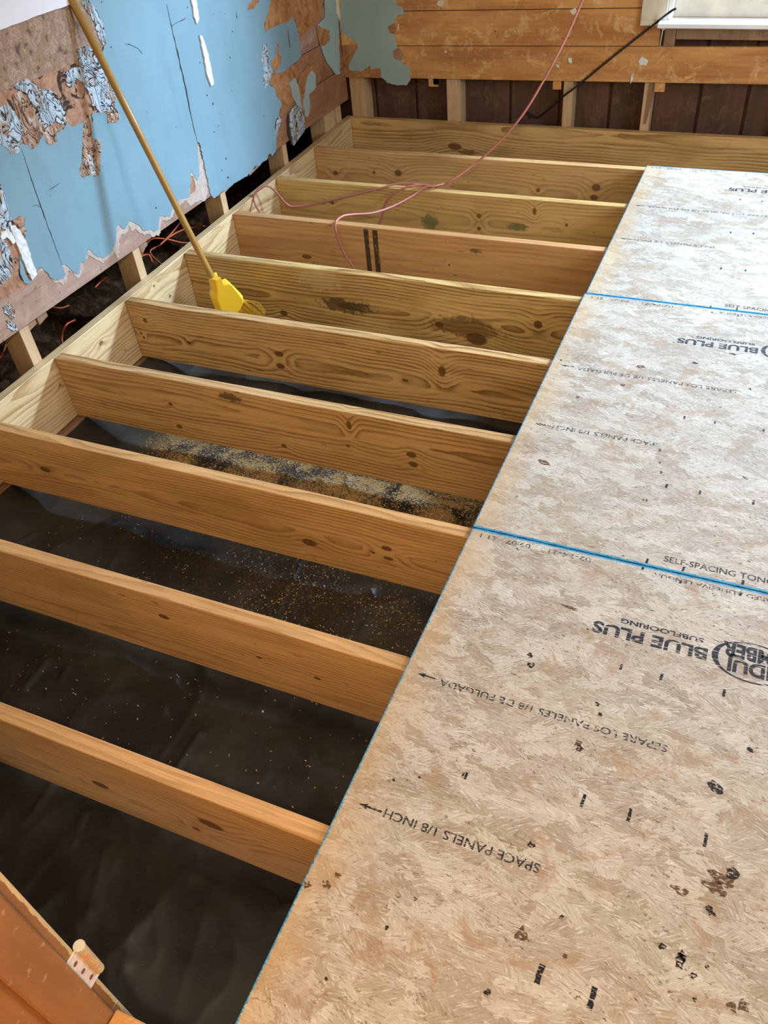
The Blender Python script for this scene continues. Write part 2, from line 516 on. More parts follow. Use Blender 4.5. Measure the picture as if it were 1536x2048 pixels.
M['cord_black'] = plain('black cable', (0.018, 0.017, 0.018), 0.35, 0.2, 6, 0.5)
M['cord_orange'] = plain('orange cable', (0.38, 0.065, 0.014), 0.5, 0.3, 6, 0.5)
M['sawdust'] = plain('sawdust', (0.60, 0.44, 0.24), 0.9, 0.3, 200)
M['hallwall'] = plain('hall paint', (0.80, 0.66, 0.46), 0.7, 0.05, 3)
M['ceil'] = plain('ceiling paint', (0.86, 0.78, 0.66), 0.8, 0.05, 3)
M['brass'] = plain('painted hinge', (0.62, 0.36, 0.20), 0.5, 0.25, 90)
M['leaf'] = plain('chipped white hinge leaf', (0.78, 0.70, 0.64), 0.5, 0.12, 90)
M['screw'] = plain('rusty screw', (0.22, 0.10, 0.07), 0.5, 0.3, 200)
M['nail'] = plain('nail', (0.12, 0.09, 0.08), 0.4, 0.3, 200)


def jamb_mat():
    t = NT('brown painted jamb')
    P = t.obj()
    x, y, z = t.sep(P)
    n1 = t.noise(t.v('MULTIPLY', P, (20, 20, 4)), 1.0, 4, 0.6)
    n2 = t.noise(P, 60.0, 4, 0.65)
    c = t.mix(t.mapr(n1, 0.3, 0.7), (0.25, 0.105, 0.038), (0.32, 0.145, 0.053))
    c = t.mix(t.m('MULTIPLY', t.mapr(n2, 0.60, 0.72), 0.6), c, (0.52, 0.34, 0.20))
    d = t.m('ADD', t.m('SUBTRACT', 0.032, y), t.m('MULTIPLY', t.m('SUBTRACT', t.noise(P, 45.0, 4, 0.6), 0.5), 0.010))
    c = t.mix(t.mapr(d, 0.0085, 0.0070), c, t.mix(n2, (0.52, 0.36, 0.16), (0.66, 0.50, 0.28)))
    return t.finish(c, 0.42, t.bump(n2, 0.15, 0.001), 0.45)
M['jamb'] = jamb_mat()


def plastic_mat():
    t = NT('black plastic sheeting')
    P = t.obj()
    x, y, z = t.sep(P)
    n1 = t.noise(P, 3.0, 4, 0.6)
    nf = t.noise(P, 150.0, 5, 0.8)
    nb = t.noise(P, 8.0, 5, 0.65, 0.6)
    # sawdust lies thick in the bay between third and fourth joist, thin in the bay before it
    b1 = t.m('MULTIPLY', t.mapr(y, 1.40, 1.50), t.mapr(y, 1.74, 1.66))
    b1 = t.m('MULTIPLY', b1, t.mapr(x, -1.42, -1.15))
    b2 = t.m('MULTIPLY', t.mapr(y, 0.92, 1.10), t.mapr(y, 1.36, 1.28))
    b2 = t.m('MULTIPLY', b2, t.mapr(x, -1.15, -0.35))
    thick = t.m('MULTIPLY', b1, t.mapr(t.m('ADD', t.m('MULTIPLY', nb, 0.8), t.m('MULTIPLY', nf, 0.75)), 0.705, 0.86))
    thin = t.m('MULTIPLY', t.m('ADD', t.m('MULTIPLY', b2, 0.7), t.m('MULTIPLY', b1, 0.5), None), t.m('MULTIPLY', t.mapr(nf, 0.50, 0.68), t.mapr(nb, 0.35, 0.6)))
    s = t.m('MINIMUM', t.m('ADD', thick, thin), 1.0)
    dust = t.mapr(n1, 0.35, 0.7, 0.0, 1.0)
    c = t.mix(dust, (0.014, 0.0135, 0.013), (0.042, 0.040, 0.037))
    c = t.mix(s, c, t.mix(nf, (0.19, 0.115, 0.038), (0.47, 0.31, 0.12)))
    speck = t.m('MULTIPLY', t.mapr(t.noise(P, 420.0, 2, 0.5), 0.72, 0.78), t.mapr(x, -1.3, -0.5, 0.15, 0.8))
    c = t.mix(speck, c, (0.40, 0.33, 0.25))
    rg = t.m('ADD', t.mapr(n1, 0.3, 0.7, 0.26, 0.42), t.m('MULTIPLY', s, 0.5))
    vo = t.n('TexVoronoi', {'Vector': t.v('ADD', P, t.v('MULTIPLY', t.n('TexNoise', {'Vector': P, 'Scale': 5.0}).outputs['Color'], (0.15, 0.15, 0.0))), 'Scale': 6.0})
    nrm = t.bump(vo.outputs['Distance'], 0.35, 0.010)
    return t.finish(c, rg, nrm, 0.35)
M['plastic'] = plastic_mat()

# ------------------------------------------------------------------ setting: left wall
wall_left = tag(empty('wall_left', (XW, 2.0, 0.0)), 'old plank wall with peeling light blue paper on the left', 'wall', kind='structure')


def zl(k, y): return 0.135 + 0.16 * k - 0.025 * (y - 2.0)


LP = Vector((XW, 2.0, 0.0))


def rel(o, origin):
    """move geometry so that the object's parent origin is respected"""
    o.matrix_parent_inverse = Matrix.Translation(-Vector(origin))
    return o


for k in range(0, 15):
    joint = {0: 2.75, 1: 3.44, 2: 1.3, 3: 2.9, 4: 2.10, 5: 3.1}.get(k, 1.6 + (k * 0.77) % 2)
    for (ya, yb) in ((-0.1, joint - 0.001), (joint + 0.001, 4.128)):
        inset = 0.0015 * ((k * 7 + int(ya * 3)) % 3)
        g = 0.0016
        mat = M['plank_lb'] if (ya + yb) / 2 > 3.0 else M['plank_l']
        z0a, z0b, z1a, z1b = zl(k, ya) + g, zl(k, yb) + g, min(zl(k + 1, ya) - g, ZC), min(zl(k + 1, yb) - g, ZC)
        if z1a - z0a < 0.01: continue
        pts = [(XW - 0.021, ya, z0a), (XW - 0.021, ya, z1a), (XW - 0.021, yb, z0b), (XW - 0.021, yb, z1b),
               (XW - inset, ya, z0a), (XW - inset, ya, z1a), (XW - inset, yb, z0b), (XW - inset, yb, z1b)]
        rel(hexa('plank', pts, mat, wall_left, 0.0015), LP)
# studs behind the boards
for (ya, yb) in ((0.25, 0.29), (0.90, 0.94), (1.547, 1.59), (2.18, 2.223), (2.817, 2.858), (3.395, 3.438), (3.86, 3.98), (4.0, 4.06)):
    rel(box('stud', -1.772, -1.6815, ya, yb, -0.30, ZC, M['stud'], wall_left, 0.001), LP)
# offcuts and broken lath ends left under the boards
for (u, v, du, dv, m) in ((66, 665, 16, 14, 'oldstud'), (88, 640, 12, 15, 'oldstud'), (289, 497, 9, 8, 'oldstud'), (455, 378, 9, 9, 'plank_l'), (511, 345, 12, 8, 'plank_l')):
    a, b = bp(u - du, v, 0, -1.68), bp(u + du, v, 0, -1.68)
    zt = zl(0, (a.y + b.y) / 2) + 0.005
    rel(hexa('broken_lath', [(-1.70, a.y, zt - 0.035), (-1.70, a.y, zt), (-1.70, b.y, zt - 0.028), (-1.70, b.y, zt),
                            (-1.682, a.y, zt - 0.042), (-1.682, a.y, zt), (-1.682, b.y, zt - 0.033), (-1.682, b.y, zt)], M[m], wall_left), LP)

# torn layers: traced outlines on the wall plane
def lp(name, px, d, mat, base=0.0, amp=1.2, step=6, seed=1):
    return rel(left_patch(name, px, d, M[mat], wall_left, base, amp, step, seed), LP)

blue_px = [(177, -70), (177, 0), (182, 7), (199, 33), (207, 59), (210, 86), (206, 100), (198, 112), (208, 130), (225, 156), (230, 182), (228, 212), (239, 233), (233, 243), (215, 244), (212, 225),
    (195, 225), (184, 225), (182, 277), (199, 283), (200, 293), (197, 348), (189, 353), (182, 347), (176, 345), (166, 356), (158, 342), (163, 329), (164, 293), (169, 241),
    (160, 247), (143, 254), (133, 243), (127, 257), (112, 267), (112, 280), (101, 290), (91, 283), (88, 270), (80, 277), (75, 290), (62, 298), (57, 288), (39, 290), (37, 303), (21, 308), (15, 296), (0, 286),
    (-60, 290), (-60, 362), (0, 368), (6, 384), (10, 407), (20, 436), (33, 446), (39, 433), (49, 435), (44, 456), (50, 459), (49, 482), (50, 483), (62, 521), (69, 538), (72, 544), (75, 536), (81, 534),
    (91, 543), (102, 556), (109, 560), (118, 560), (127, 556), (130, 546), (124, 529), (130, 528), (136, 533), (150, 546), (157, 548), (159.5, 545), (159.5, 525), (169, 525), (177, 498), (195, 514), (208, 515.6), (221, 507),
    (231, 483), (233, 455), (236, 449), (249, 458.6), (260, 442), (277, 450), (288, 462), (303, 458.6), (309, 463.5), (317, 458.6), (319, 431), (338.5, 434), (345, 416), (356, 403), (362, 397),
    (377.6, 394), (382.5, 338.5), (388, 352), (394, 361), (399, 350), (394, 283), (399, 286.5), (407, 322), (420, 387), (426, 395.5), (430, 396), (441, 385), (448, 382), (461, 373), (467, 367), (481, 359), (494, 352.5),
    (501.6, 343), (509, 332), (520, 331), (525, 324), (533, 320), (536, 310), (539, 307), (544, 313), (551.6, 301), (552, 279), (555, 266.6), (550, 259), (550, 248), (551.6, 240), (558, 228), (563, 205), (554.6, 195), (548, 176),
    (538, 169), (543, 146), (563, 145), (592, 124), (603, 111), (597, 75), (592, 49), (585.5, 31), (581, 42), (556, 50), (528.6, 65), (530, 42), (540, 6.5), (541, 0), (541, -70)]
lp('blue_paper', blue_px, 0.0015, 'blue', 0.0014, 1.3, 3.5, 3)
# pinkish backing paper showing along the torn lower edge
lp('paper_backing', [(72, 548), (84, 528), (95, 540), (108, 566), (118, 565), (126, 572), (133, 560), (137, 540), (152, 553), (152, 560), (165, 545), (166, 530), (175, 510), (190, 519), (205, 527), (218, 515), (228, 505), (236, 520),
    (240, 470), (252, 466), (258, 450), (262, 462), (272, 458), (286, 470), (300, 468), (304, 474), (312, 470), (318, 472), (324, 440), (340, 440), (351, 420), (362, 408), (373, 400), (378, 412), (392, 404), (400, 400), (409, 402), (416, 385), (405, 330),
    (399, 300), (394, 290), (388, 300), (380, 330), (340, 390), (280, 430), (230, 440), (180, 490), (130, 520), (100, 535)], 0.0012, 'beige', 0.0002, 2.0, 3.5, 5)
lp('bare_patch', [(380, 350), (386, 352), (391, 372), (389, 384), (381, 388)], 0.0004, 'rust', 0.0016, 1, 5, 7)
# exposed brown layers, upper left
lp('mottled_residue', [(-60, 80), (0, 56), (70, 30), (138, 8), (165, -10), (180, 10), (200, 40), (208, 90), (190, 105), (165, 110), (150, 126), (70, 156), (0, 184), (-60, 205)], 0.0008, 'mottle', 0.0006, 1.5, 6, 9)
lp('rust_residue', [(-60, 200), (0, 180), (70, 152), (145, 122), (170, 105), (200, 110), (226, 160), (228, 214), (210, 230), (184, 235), (184, 280), (200, 285), (198, 350), (165, 356), (158, 340), (168, 245), (140, 258), (110, 290), (60, 300), (20, 310), (0, 290), (-60, 295)], 0.0008, 'rust', 0.0, 1.5, 6, 10)
lp('rust_residue', [(-60, 362), (0, 366), (12, 400), (30, 440), (50, 432), (52, 484), (70, 540), (60, 565), (30, 585), (0, 600), (-60, 630)], 0.0008, 'rust', 0.0, 1.5, 6, 11)
# curled, alligatored paint
lp('peeling_paint', [(163, 4), (176, -2), (184, 10), (200, 35), (207, 60), (211, 88), (204, 90), (196, 72), (188, 48), (180, 30), (170, 18)], 0.003, 'peel', 0.0014, 1.5, 4, 12)
lp('peeling_paint', [(152, 102), (166, 90), (182, 98), (194, 110), (206, 126), (224, 154), (230, 182), (228, 214), (218, 222), (209, 222), (199, 229), (194, 219), (186, 222), (182, 200), (176, 182), (163, 165), (152, 155), (148, 168), (140, 175), (131, 168), (133, 150), (124, 147), (140, 138), (160, 132)], 0.003, 'peel', 0.0014, 1.5, 4, 13)
lp('peeling_paint', [(22, 172), (36, 164), (52, 158), (66, 164), (76, 176), (90, 176), (108, 184), (120, 204), (128, 220), (130, 240), (122, 250), (112, 242), (100, 252), (88, 246), (80, 236), (70, 216), (62, 204), (52, 186)], 0.003, 'peel', 0.0014, 1.5, 4, 14)
lp('peeling_paint', [(62, 205), (80, 238), (100, 254), (122, 252), (127, 258), (112, 268), (113, 282), (101, 291), (91, 284), (88, 271), (79, 278), (74, 291), (62, 299), (56, 289), (42, 286), (44, 250), (30, 225), (24, 190), (40, 180)], 0.0026, 'peel_brown', 0.0012, 1.5, 4, 15)
lp('peeling_paint', [(-40, 210), (0, 214), (14, 206), (30, 226), (44, 252), (40, 290), (37, 304), (21, 309), (14, 297), (0, 287), (-40, 290)], 0.003, 'peel', 0.0012, 1.5, 4, 16)
lp('peeling_paint', [(166, 242), (184, 226), (184, 276), (199, 281), (201, 295), (198, 349), (188, 354), (181, 347), (166, 357), (157, 341), (163, 325)], 0.0024, 'peel_brown', 0.0012, 1.5, 4, 17)
lp('peeling_paint', [(212, 222), (224, 214), (240, 232), (232, 245), (214, 246)], 0.0024, 'peel_brown', 0.0018, 1.5, 4, 18)
lp('peeling_paint', [(-40, 372), (2, 372), (10, 402), (22, 436), (22, 462), (8, 458), (-40, 470)], 0.003, 'peel', 0.0012, 1.5, 4, 19)
lp('peeling_paint', [(-40, 480), (0, 470), (14, 490), (22, 515), (26, 545), (10, 560), (0, 572), (-40, 580)], 0.003, 'peel', 0.0012, 1.5, 4, 20)
lp('peeling_paint', [(24, 442), (38, 432), (49, 434), (45, 452), (51, 462), (47, 470), (38, 462), (30, 450)], 0.005, 'peel_brown', 0.002, 1.2, 3, 21)
lp('peeling_paint', [(38, 503), (44, 520), (50, 545), (58, 560), (64, 562), (56, 568), (48, 566), (40, 548)], 0.0012, 'blue', 0.0016, 0.8, 4, 22)
lp('torn_strip', [(18, 451), (28, 450), (40, 465), (50, 484), (62, 522), (72, 548), (66, 556), (62, 560), (52, 540), (38, 505), (28, 478)], 0.006, 'caulk', 0.002, 1.2, 4, 23)
lp('torn_strip', [(0, 464), (16, 458), (30, 482), (24, 488), (12, 474), (0, 482)], 0.005, 'caulk', 0.002, 1.2, 4, 24)
lp('peeling_paint', [(6, 612), (24, 606), (30, 632), (24, 640), (10, 628)], 0.002, 'peel', 0.0004, 2, 3, 25)
lp('peeling_paint', [(12, 640), (28, 648), (36, 658), (24, 662), (14, 656)], 0.002, 'peel', 0.0004, 2, 3, 26)
lp('white_plaster', [(-70, 86), (0, 59), (26, 49), (52, 40), (72, 31), (100, 22), (128, 13), (141, 7), (141, -70), (-70, -70)], 0.006, 'plaster', 0.0024, 0.6, 8, 27)
# the corner end of the left wall
lp('bare_patch', [(494, 21), (500, 6), (505, -6), (540, -10), (530, 42), (529, 66), (556, 51), (582, 43), (586, 30), (592, 49), (598, 76), (640, 40), (648, 0), (650, -20), (560, -30)], 0.0006, 'orange_paper', 0.0002, 1.5, 6, 29)
lp('bare_patch', [(494, 21), (500, 6), (508, -4), (519, 2), (508, 18)], 0.0006, 'orange_paper', 0.003, 1.2, 4, 30)
lp('bare_patch', [(543, 146), (563, 144), (592, 126), (600, 140), (596, 165), (590, 200), (568, 214), (562, 222), (556, 196), (548, 176), (538, 168)], 0.0006, 'orange_paper', 0.0004, 1.5, 5, 31)
lp('bare_patch', [(553, 84), (558, 92), (556, 106), (563, 112), (562, 126), (556, 140), (549, 147), (543, 134), (542, 122), (552, 112)], 0.0006, 'orange_paper', 0.003, 1.2, 4, 32)
lp('peeling_paint', [(526, 88), (532, 86), (538, 104), (538, 124), (542, 138), (542, 156), (537, 168), (532, 178), (526, 168), (528, 140), (522, 124)], 0.0006, 'peel', 0.003, 1.2, 4, 33)
lp('shaded_paper', [(649, -30), (649, 36), (640, 44), (633, 52), (637, 76), (644, 100), (654, 126), (672, 150), (680, 148), (677, 54), (672, -30)], 0.0014, 'green', 0.0006, 1.0, 5, 34)
lp('bare_patch', [(634, 50), (646, 56), (658, 60), (660, 80), (650, 92), (640, 90), (635, 70)], 0.0006, 'orange_paper', 0.0021, 1.2, 4, 35)
lp('bare_patch', [(600, 150), (612, 134), (624, 130), (632, 140), (632, 176), (620, 190), (622, 224), (612, 240), (604, 222), (600, 190), (590, 175)], 0.0006, 'orange_paper', 0.0004, 1.5, 4, 36)
lp('shaded_paper', [(577, 166), (584, 160), (590, 155), (597, 172), (601, 200), (604, 214), (600, 226), (592, 208), (586, 196), (582, 176)], 0.0012, 'green', 0.0012, 1.0, 4, 37)
lp('shaded_paper', [(614, 156), (622, 140), (631, 148), (631, 176), (618, 190), (620, 212), (616, 234), (610, 232), (606, 204), (610, 180)], 0.0012, 'green', 0.0012, 1.0, 4, 38)
lp('peeling_paint', [(578, 226), (590, 210), (600, 214), (608, 236), (608, 262), (600, 272), (594, 282), (586, 292), (582, 270), (578, 246)], 0.004, 'peel', 0.001, 1.0, 4, 39)
lp('peeling_paint', [(552, 244), (560, 228), (563, 240), (556, 262), (550, 268)], 0.0006, 'peel', 0.003, 1.0, 4, 40)
# old putty strips over the sheet joints
lp('putty_strip', [(380, -8), (388, -8), (394, 20), (396, 38), (392, 48), (386, 34)], 0.006, 'caulk', 0.0028, 1.0, 5, 41)
lp('putty_strip', [(397, 70), (402, 72), (414, 108), (425, 168), (420, 172), (412, 150), (405, 110)], 0.007, 'caulk', 0.0028, 0.7, 6, 42)
lp('putty_strip', [(672, -10), (686, -12), (682, 18), (678, 41), (673, 26)], 0.008, 'cream', 0.002, 0.6, 5, 43)


def lcrack(px, w, seed, base=0.0030):
    """thin dark slit following a crack"""
    L, R_ = [], []
    rnd = random.Random(seed)
    P = jag(px, 0.6, 8, seed, False) + [Vector(px[-1])]
    for i, p in enumerate(P):
        d = (P[min(i + 1, len(P) - 1)] - P[max(i - 1, 0)]).normalized()
        n = Vector((-d.y, d.x)) * w * 0.5 * rnd.uniform(0.5, 1.2) * (0.3 + 0.7 * math.sin(math.pi * (i + 0.3) / (len(P))))
        L.append(p + n); R_.append(p - n)
    pts = L + R_[::-1]
    q = [bp(p[0], p[1], 0, XW + base) for p in pts]
    return rel(prism('paper_crack', [(p.y, p.z) for p in q], lambda p, h: (XW + base + h, p[0], p[1]), 0.0003, M['dark'], wall_left), LP)

for i, (px, w) in enumerate([([(333, 8), (341, 45), (356, 110), (370, 170), (384, 240), (394, 282)], 2.6), ([(42, 296), (60, 350), (80, 408), (104, 475), (124, 530)], 1.8),
    ([(343, 52), (356, 44), (372, 36)], 1.6), ([(250, 88), (262, 90), (276, 97), (285, 108)], 1.3), ([(66, 412), (74, 410), (82, 415)], 1.4), ([(95, 382), (108, 374), (120, 366)], 1.2),
    ([(576, 60), (580, 96)], 1.5), ([(472, 23), (474, 37)], 1.6), ([(686, 55), (688, 90), (691, 120), (694, 150)], 9.0), ([(577, 226), (577, 250), (580, 272), (583, 290)], 5.0)]):
    lcrack(px, w, 50 + i)
# nail dents and small chips in the blue paper
bm = bmesh.new()
rnd = random.Random(4)
for (u, v, r) in [(203, 4, 4), (222, 94, 4), (258, 88, 3), (427, 28, 2), (449, 28, 2), (465, 63, 3), (464, 182, 3), (414, 191, 4), (426, 208, 5), (440, 226, 2), (437, 252, 3), (428, 264, 3), (452, 317, 4), (444, 340, 4), (456, 355, 5), (375, 15, 4),
                  (312, 416, 4), (218, 429, 2), (352, 254, 3), (528, 233, 3), (400, 125, 3), (460, 115, 3), (294, 224, 2), (206, 333, 2), (101, 392, 2)]:
    ring = []
    for k in range(7):
        a = k * 2 * math.pi / 7
        rr = r * 0.6 * rnd.uniform(0.5, 1.1)
        ring.append(bm.verts.new(bp(u + rr * math.cos(a) * 0.7, v + rr * math.sin(a), 0, XW + 0.0032)))
    bm.faces.new(ring)
o = rel(bm_obj('nail_dents', bm, M['dark'], wall_left), LP); tag(o, kind='stuff')

# ------------------------------------------------------------------ setting: back wall
wall_back = tag(empty('wall_back', (0, YW, 0)), 'brown plank wall with open stud bays below the window at the back', 'wall', kind='structure')
BO = Vector((0, YW, 0))


def zb(k, x): return 0.218 + 0.1525 * k + 0.0135 * x


def bplank(xa, xb, k, y0=0.0):
    g = 0.0016
    za, zbb, zc, zd = zb(k, xa) + g, zb(k, xb) + g, min(zb(k + 1, xa) - g, ZC), min(zb(k + 1, xb) - g, ZC)
    if zc - za < 0.01: return
    pts = [(xa, YW - y0, za), (xa, YW - y0, zc), (xa, YW + 0.019, za), (xa, YW + 0.019, zc),
           (xb, YW - y0, zbb), (xb, YW - y0, zd), (xb, YW + 0.019, zbb), (xb, YW + 0.019, zd)]
    rel(hexa('plank', pts, M['plank_b'], wall_back, 0.0015), BO)


for k in range(0, 15):
    y0 = 0.0012 * ((k * 5) % 3)
    if k == 0:
        bplank(XW, 0.9, k); bplank(0.902, XR, k)
    elif zb(k, 0) < WZ1:
        bplank(XW, -0.072 if k == 1 else -0.06, k, y0); bplank(WX1 + 0.06, XR, k, y0)
    else:
        bplank(XW, 0.4, k, y0); bplank(0.402, XR, k, y0)
for xa, xb in ((-1.648, -1.561), (-1.098, -1.026), (-0.494, -0.449), (-0.113, -0.073), (0.52, 0.56), (1.10, 1.14), (1.7, 1.74), (2.2, 2.24)):
    top = ZC if not (WX0 - 0.02 < xa < WX1) else 0.36
    rel(box('stud', xa, xb, YW + 0.0205, YW + 0.108, -0.26, top, M['stud'], wall_back, 0.001), BO)
# splintered old stud remnant and lath offcuts
rel(hexa('split_remnant', [(-0.096, 4.127, 0.03), (-0.092, 4.127, 0.24), (-0.096, 4.13, 0.03), (-0.092, 4.13, 0.24), (-0.085, 4.127, 0.03), (-0.055, 4.127, 0.24), (-0.085, 4.13, 0.03), (-0.055, 4.13, 0.24)], M['oldstud'], wall_back), BO)
for (xa, xb, zbm) in ((-0.545, -0.505, 0.172), (-1.19, -1.14, 0.165), (-0.065, -0.02, 0.178), (-1.165, -1.14, 0.175)):
    rel(box('broken_lath', xa, xb, 4.118, 4.128, zbm, 0.235, M['plank_b'], wall_back), BO)
# vertical siding seen through the open bays
edges = [-1.66, -1.539, -1.304, -1.06, -0.787, -0.53, -0.283, -0.08, 0.133, 0.343, 0.56, 0.78, 1.0, 1.22, 1.45, 1.68, 1.9, 2.15, 2.4]
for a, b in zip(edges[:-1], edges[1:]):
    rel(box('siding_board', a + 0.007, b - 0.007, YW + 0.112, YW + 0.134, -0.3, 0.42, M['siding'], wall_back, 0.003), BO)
rel(box('backing_board', -1.9, XR, YW + 0.136, YW + 0.15, -0.5, 0.47, M['siding'], wall_back), BO)  # added behind the siding so no daylight leaks through its gaps
rel(box('backing_board', -1.9, WX0 - 0.035, YW + 0.112, YW + 0.15, 0.47, ZC, M['siding'], wall_back), BO)
rel(box('backing_board', WX1 + 0.03, XR, YW + 0.112, YW + 0.15, 0.47, ZC, M['siding'], wall_back), BO)
rel(box('backing_board', WX0 - 0.03, WX1 + 0.03, YW + 0.112, YW + 0.15, WZ1 + 0.02, ZC, M['siding'], wall_back), BO)
# under the sill
rel(box('old_stud', -0.052, -0.005, 4.118, 4.16, 0.365, 0.47, M['oldstud'], wall_back, 0.002), BO)
rel(box('blocking', -0.004, 2.2, 4.125, 4.16, 0.395, 0.462, M['oldstud'], wall_back, 0.002), BO)


def bpx(name, px, d, mat, base=0.0, amp=1.2, step=6, seed=1):
    return rel(back_patch(name, px, d, M[mat], wall_back, base, amp, step, seed), BO)

c2 = lambda L: [(400 + x / 3.072, y / 3.072) for x, y in L]
bpx('bare_patch', c2([(872, 200), (905, 222), (970, 262), (1000, 300), (960, 400), (1040, 395), (1112, 412), (1112, 474), (890, 474), (880, 400)]), 0.0006, 'orange_paper', 0.0, 1.0, 5, 60)
bpx('shaded_paper', c2([(862, -60), (866, 190), (905, 225), (965, 262), (970, 290), (935, 360), (915, 400), (915, 430), (990, 440), (1030, 415), (1044, 402), (1052, 430), (1085, 418), (1110, 420), (1110, 470), (1150, 508), (1200, 520), (1270, 525), (1295, 490), (1285, 405), (1250, 395), (1240, 370), (1195, 360), (1185, 330), (1215, 290), (1200, 250), (1195, 210), (1165, 200), (1160, 160), (1195, 140), (1215, 90), (1260, 90), (1240, 40), (1205, 30), (1200, -60)]), 0.0016, 'green', 0.0010, 1.0, 5, 61)
bpx('bare_patch', c2([(1186, 312), (1225, 296), (1250, 330), (1240, 368), (1196, 358)]), 0.0008, 'rust', 0.0026, 1.0, 4, 62)
bpx('bare_patch', c2([(1156, 162), (1190, 146), (1204, 170), (1196, 205), (1164, 200)]), 0.0008, 'orange_paper', 0.0026, 1.0, 4, 63)
for i, (pts, m) in enumerate([([(1277, 122), (1283, 113), (1290, 116), (1297, 122), (1293, 130), (1284, 130), (1278, 131)], 'caulk'), ([(1262, 150), (1268, 146), (1266, 160), (1260, 168)], 'caulk'), ([(1112, 128), (1118, 130), (1119, 136), (1113, 134)], 'caulk'),
                             ([(876, 2), (886, 0), (888, 8), (880, 13), (873, 9)], 'cream'), ([(1139, 21), (1152, 15), (1153, 26), (1146, 30)], 'cream'), ([(1136, 116), (1144, 116), (1143, 128), (1137, 124)], 'caulk'), ([(889, 101), (894, 101), (893, 106), (889, 105)], 'cream'), ([(795, 50), (798, 47), (798, 60), (795, 63)], 'cream')]):
    bpx('paint_fleck', pts, 0.0012, m, 0.0024, 0.4, 4, 70 + i)

# ------------------------------------------------------------------ window, right wall, front wall, ceiling, hall, ground
win = tag(empty('window_1', (WX0, YW, WZ0)), 'white window sill and cream casing at the top right', 'window', kind='structure')
WO = Vector((WX0, YW, WZ0))
def wpart(*a, **k): return rel(box(*a, win, **k), WO)
wpart('window_sill', -0.078, WX1 + 0.08, 4.035, 4.225, 0.458, 0.478, M['white'], bevel=0.003)
wpart('casing', -0.160, -0.080, 4.088, 4.1085, 0.456, 0.4785, M['cream'], bevel=0.002)
wpart('casing', -0.160, -0.049, 4.088, 4.1085, 0.4785, WZ1 + 0.1, M['cream'], bevel=0.002)
wpart('casing', WX1 + 0.008, WX1 + 0.118, 4.088, 4.1085, 0.479, WZ1 + 0.1, M['cream'], bevel=0.002)
wpart('casing', -0.160, WX1 + 0.118, 4.087, 4.1085, WZ1 + 0.101, WZ1 + 0.2, M['cream'], bevel=0.002)
wpart('window_stop', -0.048, -0.029, 4.10, 4.135, 0.4785, WZ1, M['white'], bevel=0.002)
wpart('window_stop', WX1 - 0.012, WX1 + 0.007, 4.10, 4.135, 0.4785, WZ1, M['white'], bevel=0.002)
wpart('sash_rail', -0.028, WX1 - 0.013, 4.145, 4.185, 0.4785, 0.545, M['cream'], bevel=0.002)
wpart('sash_rail', -0.028, WX1 - 0.013, 4.145, 4.185, 1.19, 1.23, M['cream'], bevel=0.002)
wpart('sash_rail', -0.028, WX1 - 0.013, 4.145, 4.185, WZ1 - 0.06, WZ1, M['cream'], bevel=0.002)
wpart('sash_stile', -0.028, 0.015, 4.145, 4.185, 0.545, WZ1 - 0.06, M['cream'], bevel=0.002)
wpart('sash_stile', WX1 - 0.055, WX1 - 0.013, 4.145, 4.185, 0.545, WZ1 - 0.06, M['cream'], bevel=0.002)
rel(back_patch('putty_lump', [(1314, 40), (1340, 40), (1347, 46), (1336, 54), (1328, 59), (1320, 54), (1322, 47)], 0.02, M['cream'], win, 0.0, 0.8, 4, 80), WO)

wr = tag(empty('wall_right', (XR, 0, 0)), 'plain wall on the right side of the room', 'wall', kind='structure')
RO = Vector((XR, 0, 0))
for (y0, y1, z0, z1) in ((YF, 1.4, -0.5, ZC), (2.4, YW + 0.15, -0.5, ZC), (1.4, 2.4, -0.5, 0.85), (1.4, 2.4, 1.85, ZC)):
    rel(box('wall_panel', XR, XR + 0.1, y0, y1, z0, z1, M['hallwall'], wr), RO)
wf = tag(empty('wall_front', (0, YF, 0)), 'wall around the doorway behind the viewer', 'wall', kind='structure')
FO = Vector((0, YF, 0))
DX0, DX1, DZ = -0.20, 0.66, 2.05
for (x0, x1, z0, z1) in ((-1.9, DX0 - 0.022, 0.0, ZC), (DX1 + 0.022, XR, 0.0, ZC), (DX0 - 0.022, DX1 + 0.022, DZ + 0.02, ZC)):
    rel(box('wall_panel', x0, x1, YF + 0.01, 0.018, z0, z1, M['hallwall'], wf), FO)
ceil = tag(box('ceiling', -1.9, XR + 0.1, -2.2, YW + 0.15, ZC + 0.001, ZC + 0.05, M['ceil']), 'pale ceiling over the room', 'ceiling', kind='structure')
hall = tag(empty('wall_hall', (0, -2.0, 0)), 'painted walls of the hall behind the doorway', 'wall', kind='structure')
HO = Vector((0, -2.0, 0))
rel(box('wall_panel', -1.9, XR, -2.1, -2.0, 0, ZC, M['hallwall'], hall), HO)
rel(box('wall_panel', -1.0, -0.9, -2.0, YF + 0.009, 0, ZC, M['hallwall'], hall), HO)
rel(box('wall_panel', 1.5, 1.6, -2.0, YF + 0.009, 0, ZC, M['hallwall'], hall), HO)
tag(box('floor', -0.9, 1.5, -2.0, -0.16, -0.05, 0.0, M['plank_b']), 'old wooden floor of the hall behind the doorway', 'floor', kind='structure')

